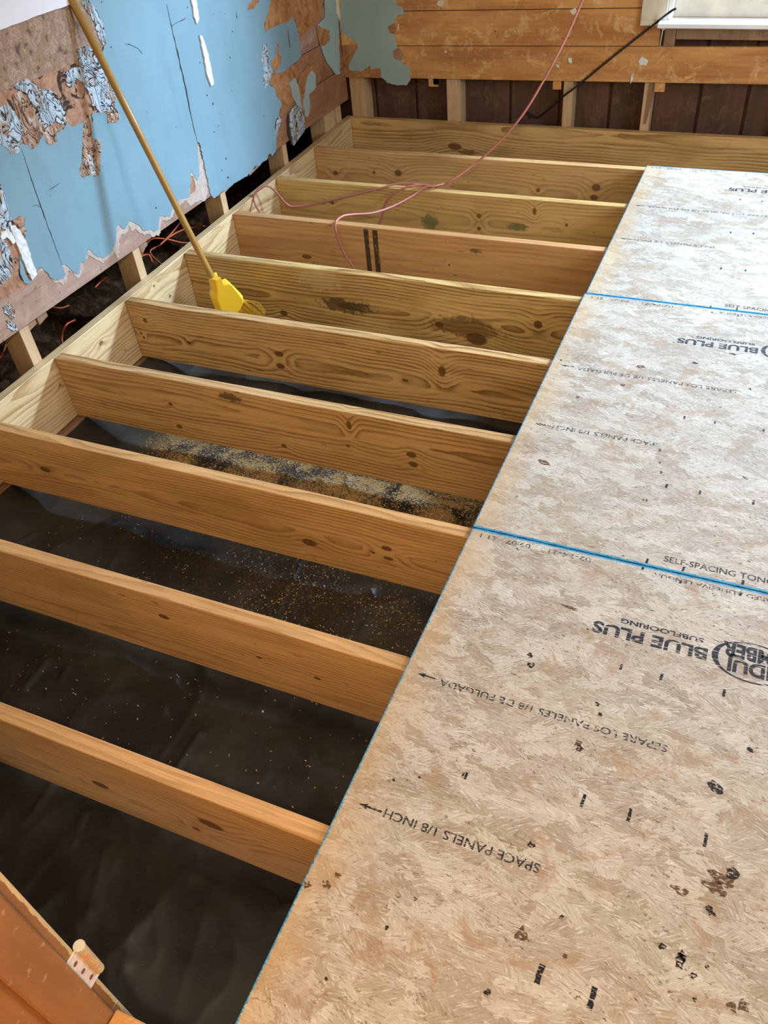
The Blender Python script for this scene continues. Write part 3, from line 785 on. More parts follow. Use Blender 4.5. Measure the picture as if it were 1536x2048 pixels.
# ground: dirt under the floor, with a bank outside the left wall
bm = bmesh.new()
gx, gy = 220, 180
gv = []
for i in range(gx + 1):
    row = []
    x = -2.5 + 5.1 * i / gx
    for j in range(gy + 1):
        y = -0.3 + 4.7 * j / gy
        z = -0.42
        if x < -1.74:
            t = min(1.0, (-1.74 - x) / 0.42)
            z = -0.30 + 0.30 * t
            z += 0.05 * noise.fractal(Vector((x * 9, y * 9, 1)), 0.8, 2.0, 5)
        row.append(bm.verts.new((x, y, z)))
    gv.append(row)
for i in range(gx):
    for j in range(gy):
        bm.faces.new((gv[i][j], gv[i + 1][j], gv[i + 1][j + 1], gv[i][j + 1]))
tag(bm_obj('ground', bm, M['dirt'], None, True), 'dark bare dirt under and beside the floor frame', 'ground', kind='structure')
wo = tag(empty('wall_light_block', (-2.3, 0, 0)), 'dark siding box added to keep light out behind the left wall', 'wall', kind='structure')  # added box outside the left wall, keeps sky light from leaking in
for i in range(18):
    rel(box('siding_board', -2.32, -2.30, -0.2 + 0.25 * i, 0.04 + 0.25 * i, -0.3, ZC, M['siding'], wo), (-2.3, 0, 0))
rel(box('backing_board', -2.36, -2.33, -0.3, 4.4, -0.5, ZC + 0.05, M['siding'], wo), (-2.3, 0, 0))
rel(box('backing_board', -2.36, -1.66, 4.262, 4.3, -0.5, ZC + 0.05, M['siding'], wo), (-2.3, 0, 0))
rel(box('backing_board', -2.36, -1.66, -0.3, -0.25, -0.5, ZC + 0.05, M['siding'], wo), (-2.3, 0, 0))
rel(box('backing_board', -2.36, -1.90, -0.3, 4.3, ZC + 0.001, ZC + 0.05, M['siding'], wo), (-2.3, 0, 0))
tag(box('sill_beam', -1.772, -1.62, -0.2, 4.25, -0.42, -0.2505, M['oldstud'], None, 0.004), 'old timber sill beam under the ledger at the left wall', 'beam', kind='structure')

# ------------------------------------------------------------------ floor frame
JS, JH, JT = 0.4064, 0.2445, 0.038
JY = {0: -0.030, 1: 0.3989, 2: 0.8065, 3: 1.2309, 4: 1.6256, 5: 2.0360, 6: 2.4472, 7: 2.8406, 8: 3.2476, 9: 3.6548}
KN = {1: [(201, 1570, .010, 1.9), (422, 1650, .016, 2.2), (393, 1658, .007, 1.6)],
      2: [(518, 1315, .005, 1.6), (635, 1357, .005, 2.0), (328, 1234, .008, 1.8)],
      3: [(90, 939, .010, 2.0), (619, 1085, .013, 1.8), (773, 1097, .010, 1.8), (746, 1105, .005, 1.5), (777, 1117, .007, 2.4)],
      4: [(341, 808, .007, 1.3), (359, 853, .008, 1.3), (568, 892, .010, 1.2), (698, 851, .016, .55), (696, 892, .006, 1.5), (823, 910, .011, 1.4), (827, 929, .012, 1.4)],
      5: [(290, 641, .012, 1.0), (282, 667, .005, 1.2), (288, 675, .006, 1.2), (378, 685, .007, 1.2), (558, 708, .011, 1.6), (561, 732, .012, 1.5), (884, 742, .024, .65), (810, 761, .006, 2.0)],
      6: [(568, 626, .013, 1.5), (878, 649, .014, 1.3), (953, 679, .024, 1.6), (1076, 649, .018, 1.0)],
      7: [(898, 530, .004, 1.5), (614, 514, .010, 2.5)],
      8: [(664, 405, .009, 1.3), (958, 432, .012, 1.0), (958, 457, .011, 1.0), (1069, 423, .016, .6), (1133, 450, .008, 1.0)],
      9: [(671, 346, .012, 1.3), (748, 345, .008, 1.2), (796, 346, .018, 1.3), (1076, 381, .009, 1.2), (1192, 375, .016, 1.2), (1188, 395, .012, 1.4)],
      10: [(910, 293, .020, 2.2)]}
TONE = {0: ((0.653, 0.380, 0.169), (.24, .11, .03), 90, .5, (-.05, -.1), .02),
        1: ((0.710, 0.394, 0.161), (.27, .12, .03), 110, .45, (-.09, -.16), .02),
        2: ((0.738, 0.424, 0.177), (.28, .125, .03), 120, .5, (-.07, -.20), .022),
        3: ((0.738, 0.424, 0.169), (.27, .12, .028), 95, .6, (-.05, -.13), .035),
        4: ((0.710, 0.439, 0.194), (.25, .12, .03), 80, .75, (-.06, -.08), .030),
        5: ((0.724, 0.453, 0.194), (.24, .115, .03), 85, .85, (-.07, -.15), .034),
        6: ((0.75, 0.49, 0.185), (.22, .10, .026), 75, .8, (-.05, -.14), .036),
        7: ((0.653, 0.351, 0.143), (.26, .11, .03), 70, .35, (-.10, -.12), .020),
        8: ((0.738, 0.483, 0.177), (.30, .16, .045), 80, .5, (-.07, -.12), .026),
        9: ((0.710, 0.424, 0.177), (.28, .13, .04), 75, .45, (-.08, -.14), .026),
        10: ((0.76, 0.48, 0.185), (.27, .125, .034), 85, .75, (-.06, -.02), .028)}
STAIN = {6: [(690, 612, .14, .035, (.05, .03, .012), .8), (930, 655, .16, .05, (.16, .075, .02), .75), (640, 560, .12, .05, (.62, .52, .28), .35)],
         8: [(860, 444, .05, .04, (.10, .13, .05), .75), (1035, 455, .06, .02, (.10, .13, .05), .75)],
         4: [(460, 795, .05, .02, (.08, .03, .012), .8)], 7: [(950, 502, .03, .012, (.10, .06, .03), .8)], 10: [(935, 305, .06, .02, (.13, .06, .02), .7)]}
JLAB = {0: 'wooden joist under the doorway, mostly behind the brown door jamb', 1: 'nearest fully visible joist, lowest in the photo, orange-lit with one large oval knot',
        2: 'second joist from the doorway, smooth orange face with few knots', 3: 'third joist from the doorway, ends at the blue joint between the two nearer panels',
        4: 'fourth joist from the doorway, with sawdust on the plastic in front of it', 5: 'fifth joist from the doorway, just in front of the yellow broom head',
        6: 'heavily grained joist with big dark knots right behind the broom', 7: 'smooth reddish joist with two black stamped bars on its face',
        8: 'yellowish joist with green stains where the red cord is bundled', 9: 'last joist before the back rim, ends at the farthest panel corner'}


def bracket(px_list, y, x0, z0=0.0):
    out = []
    for (u, v, *r) in px_list:
        p = bp(u, v, 1, y)
        out.append((p.x - x0, max(-JH + 0.005, min(-0.004, p.z)), *r))
    return out


JEND = 2.36
for k in range(0, 10):
    yn = JY[k] - JT / 2
    li, dk, fr, ct, pi, wp = TONE[k]
    st = [(q[0], q[1]) + tuple(s[2:]) for q, s in ((bracket([s], yn, XL)[0], s) for s in STAIN.get(k, []))]
    mat = lumber('joist wood %d' % k, k + 1, li, dk, bracket(KN.get(k, []), yn, XL), fr, ct, pi, wp, 'X', st)
    bm = bmesh.new()
    bm_box(bm, 0.001, JEND - XL, -JT / 2, JT / 2, -JH, 0.0, 0.002)
    o = bm_obj('floor_joist', bm, mat)
    o.location = (XL, JY[k], 0)
    tag(o, JLAB[k], 'joist', 'floor joists')
# rim joist at the back wall
li, dk, fr, ct, pi, wp = TONE[10]
st = [(q[0], q[1]) + tuple(s[2:]) for q, s in ((bracket([s], YB, XL)[0], s) for s in STAIN[10])]
mat = lumber('rim wood', 12, li, dk, bracket(KN[10], YB, XL), fr, ct, pi, wp, 'X', st)
o = box('rim_joist', 0.001, JEND - XL, 0, JT, -JH, 0.0, mat, None, 0.002)
o.location = (XL, YB, 0)
tag(o, 'strongly grained rim joist standing along the foot of the back wall', 'joist')
# ledger along the left wall
lk = []
for (u, v, r, e) in [(202, 686, .008, 1.6), (308, 572, .005, 1.3), (340, 592, .006, 1.3), (250, 700, .005, 1.2), (120, 770, .006, 1.5)]:
    p = bp(u, v, 0, XL); lk.append((p.y, p.z, r, e))
mat = lumber('ledger wood', 17, (0.70, 0.52, 0.28), (0.36, 0.20, 0.075), lk, 85, 0.8, (-0.08, -0.02), 0.035, 'Y')
o = box('ledger_board', -JT, 0, -0.1, YB + JT, -JH, 0.0, mat, None, 0.002)
o.location = (XL, 0, 0)
tag(o, 'pale ledger board along the left wall carrying the joist ends', 'ledger')
for k in range(4, 10):       # nail heads at the joist ends
    for dz in (-0.05, -0.16):
        pass

# black stamped bars on the seventh joist
yn = JY[7] - JT / 2
jst = [o for o in bpy.data.objects if o.name.startswith('floor_joist') and abs(o.location.y - JY[7]) < 1e-4][0]
for (u0, u1) in ((730, 739), (747, 757)):
    a, b = bp(u0, 490, 1, yn), bp(u1, 490, 1, yn)
    q = rel(box('stamped_bar', a.x, b.x, yn - 0.0006, yn - 0.0002, -0.2, -0.008, M['ink_stamp'], jst), jst.location)

# ------------------------------------------------------------------ subfloor panels with their print
T0, T1 = 0.0006, 0.0183
PANELS = [(0.003, 0.018, 1.2335, 'nearest strand board panel with the large dark logo and arrow prints', 0.0035, 0.0),
          (0.002, 1.2375, 2.4565, 'middle strand board panel between the two blue joint lines', 0.003, 1.0),
          (0.006, 2.4605, 3.642, 'farthest strand board panel, palest, ending at the last joist', 0.004, 2.0)]
panels = []
PX1 = 2.385
for i, (x0, y0, y1, lab, dx, sd) in enumerate(PANELS):
    bm = bmesh.new()
    bm_box(bm, 0, PX1, y0, y1, T0, T1, 0.0008)
    o = bm_obj('subfloor_panel', bm, osb_mat('strand board %d' % i, sd + 1, PX1, y0, y1))
    o.location = (x0, 0, 0)
    tag(o, lab, 'panel', 'strand board subfloor panels')
    panels.append(o)


def text_mesh(body, bold=0.0):
    cu = bpy.data.curves.new('t', 'FONT')
    cu.body = body
    cu.size = 1.0
    cu.offset = bold
    cu.resolution_u = 3
    ob = bpy.data.objects.new('t', cu)
    COL.objects.link(ob)
    dg = bpy.context.evaluated_depsgraph_get()
    me = bpy.data.meshes.new_from_object(ob.evaluated_get(dg))
    bpy.data.objects.remove(ob)
    bpy.data.curves.remove(cu)
    return me


def print_text(panel, body, xs, xe, yb, hgt, flip, mat, bold=0.0, slant=0.0):
    """lettering on the panel from x=xs to x=xe, base line at y=yb; flip = upside down as seen from the door"""
    me = text_mesh(body, bold)
    vx = [v.co.x for v in me.vertices]; vy = [v.co.y for v in me.vertices]
    x0, x1, y1 = min(vx), max(vx), max(vy)
    for v in me.vertices:
        t = (v.co.x - x0) / (x1 - x0)
        hy = v.co.y / y1 * hgt
        v.co = ((xs + (xe - xs) * t) - panel.location.x, yb + (-hy if flip else hy) + slant * t, T1 + 0.00025)
    if flip:
        pass
    me.update()
    o = link('printed_text', me, mat, panel)
    return o


def mark(panel, cx, cy, w, l, mat, ang=0.0, name='ink_mark'):
    """short printed bar lying along y"""
    rnd = random.Random(int(cx * 1e4) + int(cy * 1e3))
    pts = []
    n = 6
    for k in range(n): pts.append((w * 0.5 * rnd.uniform(0.7, 1.1), l * (k / (n - 1) - 0.5)))
    for k in range(n): pts.append((-w * 0.5 * rnd.uniform(0.7, 1.1), l * (0.5 - k / (n - 1))))
    ca, sa = math.cos(ang), math.sin(ang)
    pts = [(cx + ca * p[0] - sa * p[1] - panel.location.x, cy + sa * p[0] + ca * p[1]) for p in pts]
    return prism(name, pts, lambda p, h: (p[0], p[1], T1 + 0.0002 + h), 0.00012, mat, panel)


def arrow(panel, xt, y, L, mat, hw=0.006, sw=0.0018):
    lx = panel.location.x
    pts = [(xt, y), (xt + 0.018, y + hw), (xt + 0.015, y + sw), (xt + L, y + sw), (xt + L, y - sw), (xt + 0.015, y - sw), (xt + 0.018, y - hw)]
    return prism('printed_arrow', [(p[0] - lx, p[1]) for p in pts], lambda p, h: (p[0], p[1], T1 + 0.0002 + h), 0.00012, mat, panel)


def tp(u, v): return bp(u, v, 2, T1)


for i, pn in enumerate(panels):
    dy = (0.0, 1.2215, 2.436)[i]
    fa = M['ink'] if i == 0 else M['ink_faint']
    # spacing notes, upside down, arrows to the panel end
    print_text(pn, 'SPACE PANELS 1/8 INCH', 0.378, 0.087, 0.476 + dy, 0.017, True, fa, 0.012)
    arrow(pn, 0.036, 0.468 + dy, 0.046, M['ink_spot'] if i == 0 else fa)
    print_text(pn, 'SEPARE LOS PANELES 1/8 DE PULGADA', 0.542, 0.084, 0.781 + dy, 0.0155, True, M['ink_faint'], 0.012)
    arrow(pn, 0.033, 0.778 + dy, 0.040, fa)
    # brand block
    bx = {0: 0.0, 1: -0.003, 2: 0.02}[i]
    by = {0: 0.0, 1: -0.012, 2: -0.012}[i]
    print_text(pn, 'BLUE PLUS', 0.583 + bx, 0.346 + bx, 1.037 + dy + by, 0.031, True, M['ink_bold'], 0.035)
    print_text(pn, 'SUBFLOORING', 0.572 + bx, 0.400 + bx, 1.062 + dy + by, 0.0125, True, M['ink_bold'], 0.03)
    mark(pn, 0.338 + bx, 1.008 + dy + by, 0.005, 0.005, M['ink_bold'])
    cx, cy, rx, ry = 0.672 + bx, 1.030 + dy + by, 0.081, 0.052
    ro, ri = [], []
    for k in range(48):
        a = 2 * math.pi * k / 48
        w = 0.004 + 0.005 * max(0, -math.cos(a)) ** 4
        ro.append((cx + rx * math.cos(a), cy + ry * math.sin(a))); ri.append((cx + (rx - w * 1.4) * math.cos(a), cy + (ry - 0.0035) * math.sin(a)))
    me = bpy.data.meshes.new('printed_logo')
    vv = [(p[0] - pn.location.x, p[1], T1 + 0.00025) for p in ro + ri]
    me.from_pydata(vv, [], [(k, (k + 1) % 48, 48 + (k + 1) % 48, 48 + k) for k in range(48)])
    link('printed_logo', me, M['ink_bold'], pn)
    print_text(pn, 'TIMBER', 0.742 + bx, 0.610 + bx, 1.069 + dy + by, 0.036, True, M['ink_bold'], 0.04)
    print_text(pn, 'TIDUJ', 0.735 + bx, 0.624 + bx, 1.029 + dy + by, 0.034, True, M['ink_bold'], 0.04)
    # joint notes
    print_text(pn, 'SELF-SPACING TONGUE THIS SIDE DOWN', 0.457, 0.93, 0.0345 + dy + (-0.002 if i == 0 else 0.007), 0.018, False, M['ink'], 0.012)
    yt = (1.2335, 2.4565, 3.642)[i]
    print_text(pn, 'CARA LA PARED ADHESIVA LENGUA.', 0.80, 0.44, yt - 0.014, 0.012, True, M['ink_faint'], 0.01)
    for body, xs, xe in (('02-74-21', 0.30, 0.20), ('09:07', 0.155, 0.095), ('51 1', 0.070, 0.030)):
        print_text(pn, body, xs, xe, yt - 0.014, 0.014, True, M['ink_faint'], 0.006)

# printed bars, black spots
for (u, v, l, w) in [(1166, 1601, .026, .006), (1259, 1630, .026, .006), (1411, 1680, .026, .006), (1079, 1948, .03, .010), (1184, 1995, .032, .010), (932, 1552, .016, .006), (926, 1550, .010, .004), (1242, 1334, .014, .006), (1323, 1354, .018, .006), (1448, 1386, .018, .006), (1286, 1137, .010, .006), (1361, 1164, .010, .006), (1481, 1188, .010, .006)]:
    p = tp(u, v); mark(panels[0], p.x, p.y, w, l, M['ink_spot'], -0.05)
for (u, v, l, w) in [(1333, 972, .016, .006), (1400, 985, .016, .006), (1507, 1005, .018, .006), (1294, 1122, .016, .006), (1367, 1138, .016, .006), (1486, 1165, .014, .006), (1369, 835, .014, .005), (1430, 845, .012, .005), (1527, 861, .012, .005), (1424, 625, .008, .005), (1476, 632, .008, .005)]:
    p = tp(u, v); mark(panels[1], p.x, p.y, w, l, M['ink_spot'], -0.05)
for (u, v, l, w) in [(1421, 614, .018, .005), (1474, 618, .018, .005), (1461, 465, .016, .006), (1507, 467, .016, .006), (1442, 537, .016, .006), (1491, 541, .016, .006), (1480, 399, .012, .005), (1524, 403, .012, .005), (1492, 349, .008, .004), (1534, 351, .008, .004)]:
    p = tp(u, v); mark(panels[2], p.x, p.y, w, l, M['ink_spot'], -0.05)
M['burn'] = ink_mat('dark bark spot', (0.022, 0.011, 0.005), 0.53, (130, 260, 1), 0.08)
M['burn2'] = ink_mat('brown resin spot', (0.13, 0.06, 0.02), 0.50, (110, 240, 1), 0.12)
rnd = random.Random(11)


def spot(panel, u, v, r, mat, el=1.0, ang=0.0):
    p = tp(u, v)
    n = 11
    pts = []
    for k in range(n):
        a = 2 * math.pi * k / n
        rr = r * 1.4 * rnd.uniform(0.45, 1.1)
        x, y = rr * math.cos(a) * el, rr * math.sin(a)
        pts.append((p.x - panel.location.x + x * math.cos(ang) - y * math.sin(ang), p.y + x * math.sin(ang) + y * math.cos(ang)))
    prism('wood_spot', pts, lambda q, h: (q[0], q[1], T1 + 0.00015 + h), 0.0001, mat, panel)


for (u, v, r, m, el) in [(1324, 1893, .005, 'burn', 1), (1420, 1823, .006, 'burn', 1.3), (1434, 1577, .009, 'burn', 1.8), (1358, 1920, .011, 'burn', .6), (1366, 1912, .007, 'burn', .8), (1385, 1950, .005, 'burn', 1), (1124, 1834, .004, 'burn', 1), (1062, 1690, .005, 'burn', 1.3), (1157, 1488, .008, 'burn2', .7), (1160, 1497, .006, 'burn', 1),
                         (1486, 2012, .009, 'burn2', .8), (1040, 1870, .012, 'burn2', .8), (1463, 2016, .006, 'burn2', 1.2), (1060, 1310, .006, 'burn', .8), (1062, 1330, .006, 'burn', 1), (1195, 1408, .005, 'burn', .8), (1200, 1428, .004, 'burn', 1), (831, 1798, .003, 'burn', 1), (773, 1855, .003, 'burn', 1), (652, 1957, .003, 'burn', 1), (839, 1555, .003, 'burn', 1), (676, 1750, .004, 'burn2', 1.5), (1444, 1757, .012, 'burn2', 1.8), (1428, 1775, .010, 'burn2', 1.6), (1464, 1747, .008, 'burn', 1.2),
                         (974, 1985, .005, 'burn', .7), (615, 1770, .006, 'burn2', 1.2), (652, 1770, .006, 'burn2', 1.2), (1360, 1780, .006, 'burn2', 2), (1140, 1215, .004, 'burn2', 5), (1500, 1500, .004, 'ink', 1.5), (787, 1560, .003, 'burn', 1), (1130, 1912, .004, 'burn2', 1), (1415, 1935, .003, 'burn', 1), (1390, 2000, .003, 'burn', 1)]:
    spot(panels[0], u, v, r, M[m], el, rnd.uniform(-0.6, 0.2))
for (u, v, r, m, el) in [(1155, 794, .005, 'burn2', 1.2), (1280, 733, .009, 'burn2', 1.5), (1245, 770, .005, 'burn2', 1.5), (1390, 726, .006, 'burn', 1.5), (1465, 708, .004, 'burn', 2.5), (1088, 925, .007, 'burn2', 2), (1287, 1000, .005, 'burn2', .5), (1293, 1001, .005, 'burn2', .5), (1492, 955, .005, 'burn2', 1.5), (1246, 1112, .003, 'burn', 1), (1497, 1123, .003, 'burn', 1), (1501, 778, .004, 'burn', 1), (1122, 720, .003, 'burn', 1), (1320, 925, .004, 'burn', .8), (1322, 945, .004, 'burn', .8), (1320, 900, .005, 'burn2', .8)]:
    spot(panels[1], u, v, r, M[m], el, rnd.uniform(-0.6, 0.2))

# ------------------------------------------------------------------ plastic sheet, sawdust
FOLDS = []
for (u0, v0, u1, v1, h) in [(345, 1550, 402, 1462, .016), (215, 1145, 262, 1072, .012), (688, 985, 702, 940, .010), (540, 1240, 602, 1120, .012), (50, 1375, 98, 1318, .016), (120, 1360, 140, 1330, .012), (20, 1100, 78, 1072, .012),
                            (60, 1640, 110, 1560, .014), (150, 1690, 175, 1620, .012), (330, 1420, 345, 1360, .010), (690, 1290, 745, 1180, .010), (180, 1830, 215, 1700, .012)]:
    a, b = bp(u0, v0, 2, -0.295), bp(u1, v1, 2, -0.295)
    FOLDS.append((a.x, a.y, b.x, b.y, h))


def plastic_z(x, y):
    z = -0.298
    z += 0.020 * noise.fractal(Vector((x * 1.6, y * 1.6, 3.3)), 1.0, 2.0, 3)
    q = Vector((x * 3.6 + 0.6 * noise.noise(Vector((x * 3, y * 3, 8))), y * 3.2, 1.7))
    z += 0.012 * (1.0 - abs(noise.noise(q))) ** 7 * (0.4 + 0.6 * max(0, noise.noise(Vector((x * 1.7, y * 1.7, 11))) + 0.4))
    q2 = Vector((x * 6.0, y * 7.0 + x * 4, 5.1))
    near = max(0.0, min(1.0, (1.1 - y) / 0.4))
    z += (0.001 + 0.004 * near) * (1.0 - abs(noise.noise(q2))) ** 7
    # steep draped folds near the door, left
    if y < 0.42:
        z += 0.018 * (1 - abs(noise.noise(Vector((x * 5 + y * 2, y * 1.0, 9))))) ** 6 * max(0.0, min(1.0, (-0.1 - x) / 0.5)) * min(1, (0.42 - y) / 0.15)
    # lap raised against the fifth joist
    if 1.66 < y < 2.03:
        z += 0.028 * max(0.0, (y - 1.86) / 0.17) * (0.7 + 0.6 * noise.noise(Vector((x * 6, y * 4, 2))))
    # rise onto the sill beam at the left
    if x < -1.45:
        z += 0.035 * (-1.45 - x) / 0.2
    # folds lying across the bays
    for (ax, ay, bx, by, h) in FOLDS:
        dx, dy = bx - ax, by - ay
        t = max(0.0, min(1.0, ((x - ax) * dx + (y - ay) * dy) / (dx * dx + dy * dy)))
        dd = math.hypot(x - ax - dx * t, y - ay - dy * t)
        if dd < 0.05: z += h * (max(0.0, 1 - dd / 0.016) * 0.6 + max(0.0, 1 - dd / 0.05) * 0.4)
    # crisp creases
    cz = abs(noise.noise(Vector((x * 2.1 + 0.5 * y, y * 1.5 - x, 21.0))))
    z += 0.007 * max(0.0, 1.0 - cz * 16.0) * max(0.0, min(1.0, 0.5 + noise.noise(Vector((x * 3, y * 3, 14))) * 2))
    return min(z, -0.2475)


nx, ny = 380, 460
px0, px1, py0, py1 = -1.62, 2.3, 0.03, 4.05
vv, ff = [], []
def gxx(i):
    t = i / nx
    return px0 + (px1 - px0) * (t * 0.55 if t < 0.8 else 0.44 + (t - 0.8) / 0.2 * 0.56)
for i in range(nx + 1):
    x = gxx(i)
    for j in range(ny + 1):
        y = py0 + (py1 - py0) * j / ny
        vv.append((x, y, plastic_z(x, y)))
for i in range(nx):
    for j in range(ny):
        a = i * (ny + 1) + j
        ff.append((a, a + ny + 1, a + ny + 2, a + 1))
me = bpy.data.meshes.new('plastic_sheet')
me.from_pydata(vv, [], ff)
for p in me.polygons: p.use_smooth = True
tag(link('plastic_sheet', me, M['plastic']), 'wrinkled glossy black plastic sheeting on the ground between the joists', 'plastic sheet')

rnd = random.Random(21)
vv, ff = [], []
def chip(x, y, z, s):
    a = rnd.uniform(0, math.pi)
    dx, dy = math.cos(a) * s, math.sin(a) * s
    w = s * rnd.uniform(0.25, 0.5)
    n = len(vv)
    vv.extend([(x - dx, y - dy, z), (x + dy * w / s, y - dx * w / s, z + s * 0.25), (x + dx, y + dy, z + rnd.uniform(0, s * 0.4)), (x - dy * w / s, y + dx * w / s, z + s * 0.1)])
    ff.append((n, n + 1, n + 2, n + 3))
cnt = 0
while cnt < 5200:
    if rnd.random() < 0.55:
        x, y = rnd.uniform(-1.35, 0.05), rnd.uniform(1.46, 1.70)
        if noise.noise(Vector((x * 9, y * 9, 4))) < rnd.uniform(-0.5, 0.5): continue
    elif rnd.random() < 0.8:
        x, y = rnd.uniform(-0.95, 0.05), rnd.uniform(0.95, 1.32)
        if (x + 1.0) < rnd.uniform(0, 0.9): continue
        if noise.noise(Vector((x * 7, y * 7, 2))) < rnd.uniform(-0.4, 0.4): continue
    else:
        x, y = rnd.uniform(-1.4, 0.05), rnd.uniform(0.5, 1.9)
    z = plastic_z(x, y) + 0.0012
    if min(abs(y - JY[k]) for k in JY) < 0.024 and z > -0.26: continue
    chip(x, y, z, rnd.uniform(0.0012, 0.0042))
    cnt += 1
me = bpy.data.meshes.new('sawdust')
me.from_pydata(vv, [], ff)
tag(link('sawdust', me, M['sawdust']), 'yellow sawdust and shavings scattered over the black plastic', 'sawdust', kind='stuff')
# sawdust along the joist tops and panel
vv, ff = [], []
for k, n in ((1, 60), (2, 110), (3, 90), (4, 150), (5, 40), (6, 60)):
    for _ in range(n):
        x = -rnd.random() ** 1.6 * 1.2 - 0.005
        chip(x, JY[k] + rnd.uniform(-0.018, 0.018), 0.0006, rnd.uniform(0.0008, 0.0024))
for _ in range(500):
    x, y = rnd.uniform(0.01, 0.6), rnd.uniform(0.03, 1.9)
    chip(x, y, T1 + 0.0005, rnd.uniform(0.001, 0.0032))
me = bpy.data.meshes.new('shavings')
me.from_pydata(vv, [], ff)
tag(link('shavings', me, M['sawdust']), 'fine wood shavings lying on joist tops and panels', 'sawdust', kind='stuff')

# ------------------------------------------------------------------ broom
head_top = bp(427, 560, 1, 2.225)
hand_top = bp(147, 8, 0, XW + 0.016)
d = (hand_top - head_top).normalized()
broom = tag(empty('broom', (head_top.x, head_top.y, plastic_z(head_top.x, head_top.y) + 0.01)), 'yellow angle broom leaning on the blue wall between two joists', 'broom')
BRO = Vector(broom.location)
tip = hand_top + d * 0.25
ax_x = (Vector((1, 0.25, 0)) - d * Vector((1, 0.25, 0)).dot(d)).normalized()
# the wall stops the handle, so it ends where it touches
end = hand_top + d * 0.04
rel(tube('handle', [head_top - d * 0.04, head_top + d * 0.12, end], 0.0125, M['handle'], broom, 12, 2), BRO)
rel(tube('ferrule', [head_top - d * 0.05, head_top + d * 0.10], 0.0105, M['handle_tip'], broom, 12, 1), BRO)
rel(tube('hang_cap', [end, end + d * 0.03], 0.0135, M['yellow'], broom, 12, 1), BRO)
# head: flared cap, profile in (s downwards, t across)
cap = [(-0.012, -0.014), (-0.018, 0.012), (0.028, 0.020), (0.020, 0.030), (0.018, 0.046), (0.026, 0.056), (0.060, 0.078), (0.098, 0.100), (0.118, 0.100), (0.140, 0.082), (0.160, 0.055), (0.175, 0.005), (0.150, -0.012), (0.072, -0.024), (0.060, -0.023), (0.040, -0.016)]
ax_x = Vector((0.66, 0.75, 0.0)).normalized()
dn = (-d * 0.25 + Vector((-0.13, 0.03, -0.75))).normalized()
ax_x = (ax_x - dn * ax_x.dot(dn)).normalized()
nrm = ax_x.cross(dn).normalized()
if nrm.x < 0: nrm = -nrm
bm = bmesh.new()
def cp(s, t_, h): return head_top + dn * s + ax_x * t_ + nrm * h
loops = []
for (h, k, ks) in ((-0.026, 0.80, 0.96), (-0.018, 1.0, 1.0), (0.004, 1.0, 1.0), (0.022, 0.80, 0.985), (0.024, 0.74, 0.965)):
    loops.append([bm.verts.new(cp(0.08 + (p[0] - 0.08) * ks, 0.062 + (p[1] - 0.062) * k, h)) for p in cap])
n = len(cap)
for a, b in zip(loops[:-1], loops[1:]):
    for i in range(n): bm.faces.new((a[i], a[(i + 1) % n], b[(i + 1) % n], b[i]))
bm.faces.new(loops[0][::-1]); bm.faces.new(loops[-1])
rel(bm_obj('brush_cap', bm, M['yellow'], broom), BRO)
# bristles
bm = bmesh.new()
rnd = random.Random(5)
for i in range(420):
    a = rnd.random()
    h = rnd.uniform(-0.018, 0.018)
    s0 = 0.105 + 0.055 * (1 - a)
    t0 = 0.002 + 0.092 * a
    p0 = cp(s0, t0, h)
    L = 0.12 + 0.03 * rnd.random()
    dirv = (dn + ax_x * (0.15 + 0.55 * a + rnd.uniform(-0.05, 0.08)) + nrm * rnd.uniform(-0.12, 0.12)).normalized()
    p2 = p0 + dirv * L
    zf = plastic_z(p2.x, p2.y) + 0.002
    if p2.z < zf: p2 = p0 + dirv * (L * max(0.2, (p0.z - zf) / max(1e-3, p0.z - p2.z)))
    bm_tube(bm, [p0, p2], 0.0008, 3, 1)
for i in range(9):
    p0 = cp(0.11, 0.092, rnd.uniform(-0.01, 0.01))
    dv = (dn * 0.9 + ax_x * (1.0 + 0.12 * i)).normalized()
    p1 = p0 + dv * 0.07
    p2 = p1 + (dn + ax_x * 0.5).normalized() * 0.06
    bm_tube(bm, [p0, p1, p2], 0.0008, 3, 3)
tag(rel(bm_obj('bristles', bm, M['bristle'], broom), BRO), kind='stuff')

# ------------------------------------------------------------------ cords
def P1(L): return [bp(u, v, 1, y) for (u, v, y) in L]


bm = bmesh.new()
z8 = JY[8]
main = P1([(1240, -180, 3.75), (1165, 0, 3.68), (1130, 80, 3.62), (1085, 165, 3.54), (1045, 230, 3.48), (1000, 283, 3.42), (950, 328, 3.37), (905, 360, 3.30)]) + [bp(880, 371, 2, 0.006), bp(862, 374, 2, 0.005)]
s1 = [bp(862, 374, 2, 0.005), bp(830, 368, 2, 0.014), bp(792, 368, 2, 0.012)] + P1([(755, 378, 3.215), (700, 392, 3.205), (660, 402, 3.19), (620, 410, 3.17), (585, 413, 3.14), (570, 405, 3.12), (552, 384, 3.10), (535, 372, 3.07), (518, 378, 3.04), (508, 395, 3.01), (512, 412, 2.98), (524, 432, 2.93), (545, 470, 2.92)])
s2 = [bp(868, 374, 2, 0.010), bp(845, 370, 2, 0.016), bp(815, 374, 2, 0.012)] + P1([(786, 388, 3.21), (770, 408, 3.20), (764, 432, 3.19), (755, 455, 3.18), (745, 490, 3.16)])
s3 = [bp(900, 365, 2, 0.012), bp(870, 372, 2, 0.014), bp(850, 375, 2, 0.010)] + P1([(825, 392, 3.20), (785, 413, 3.10), (745, 426, 3.00), (705, 429, 2.92), (684, 433, 2.87), (671, 447, 2.81), (675, 475, 2.805), (690, 510, 2.80), (705, 532, 2.79), (725, 570, 2.77)])
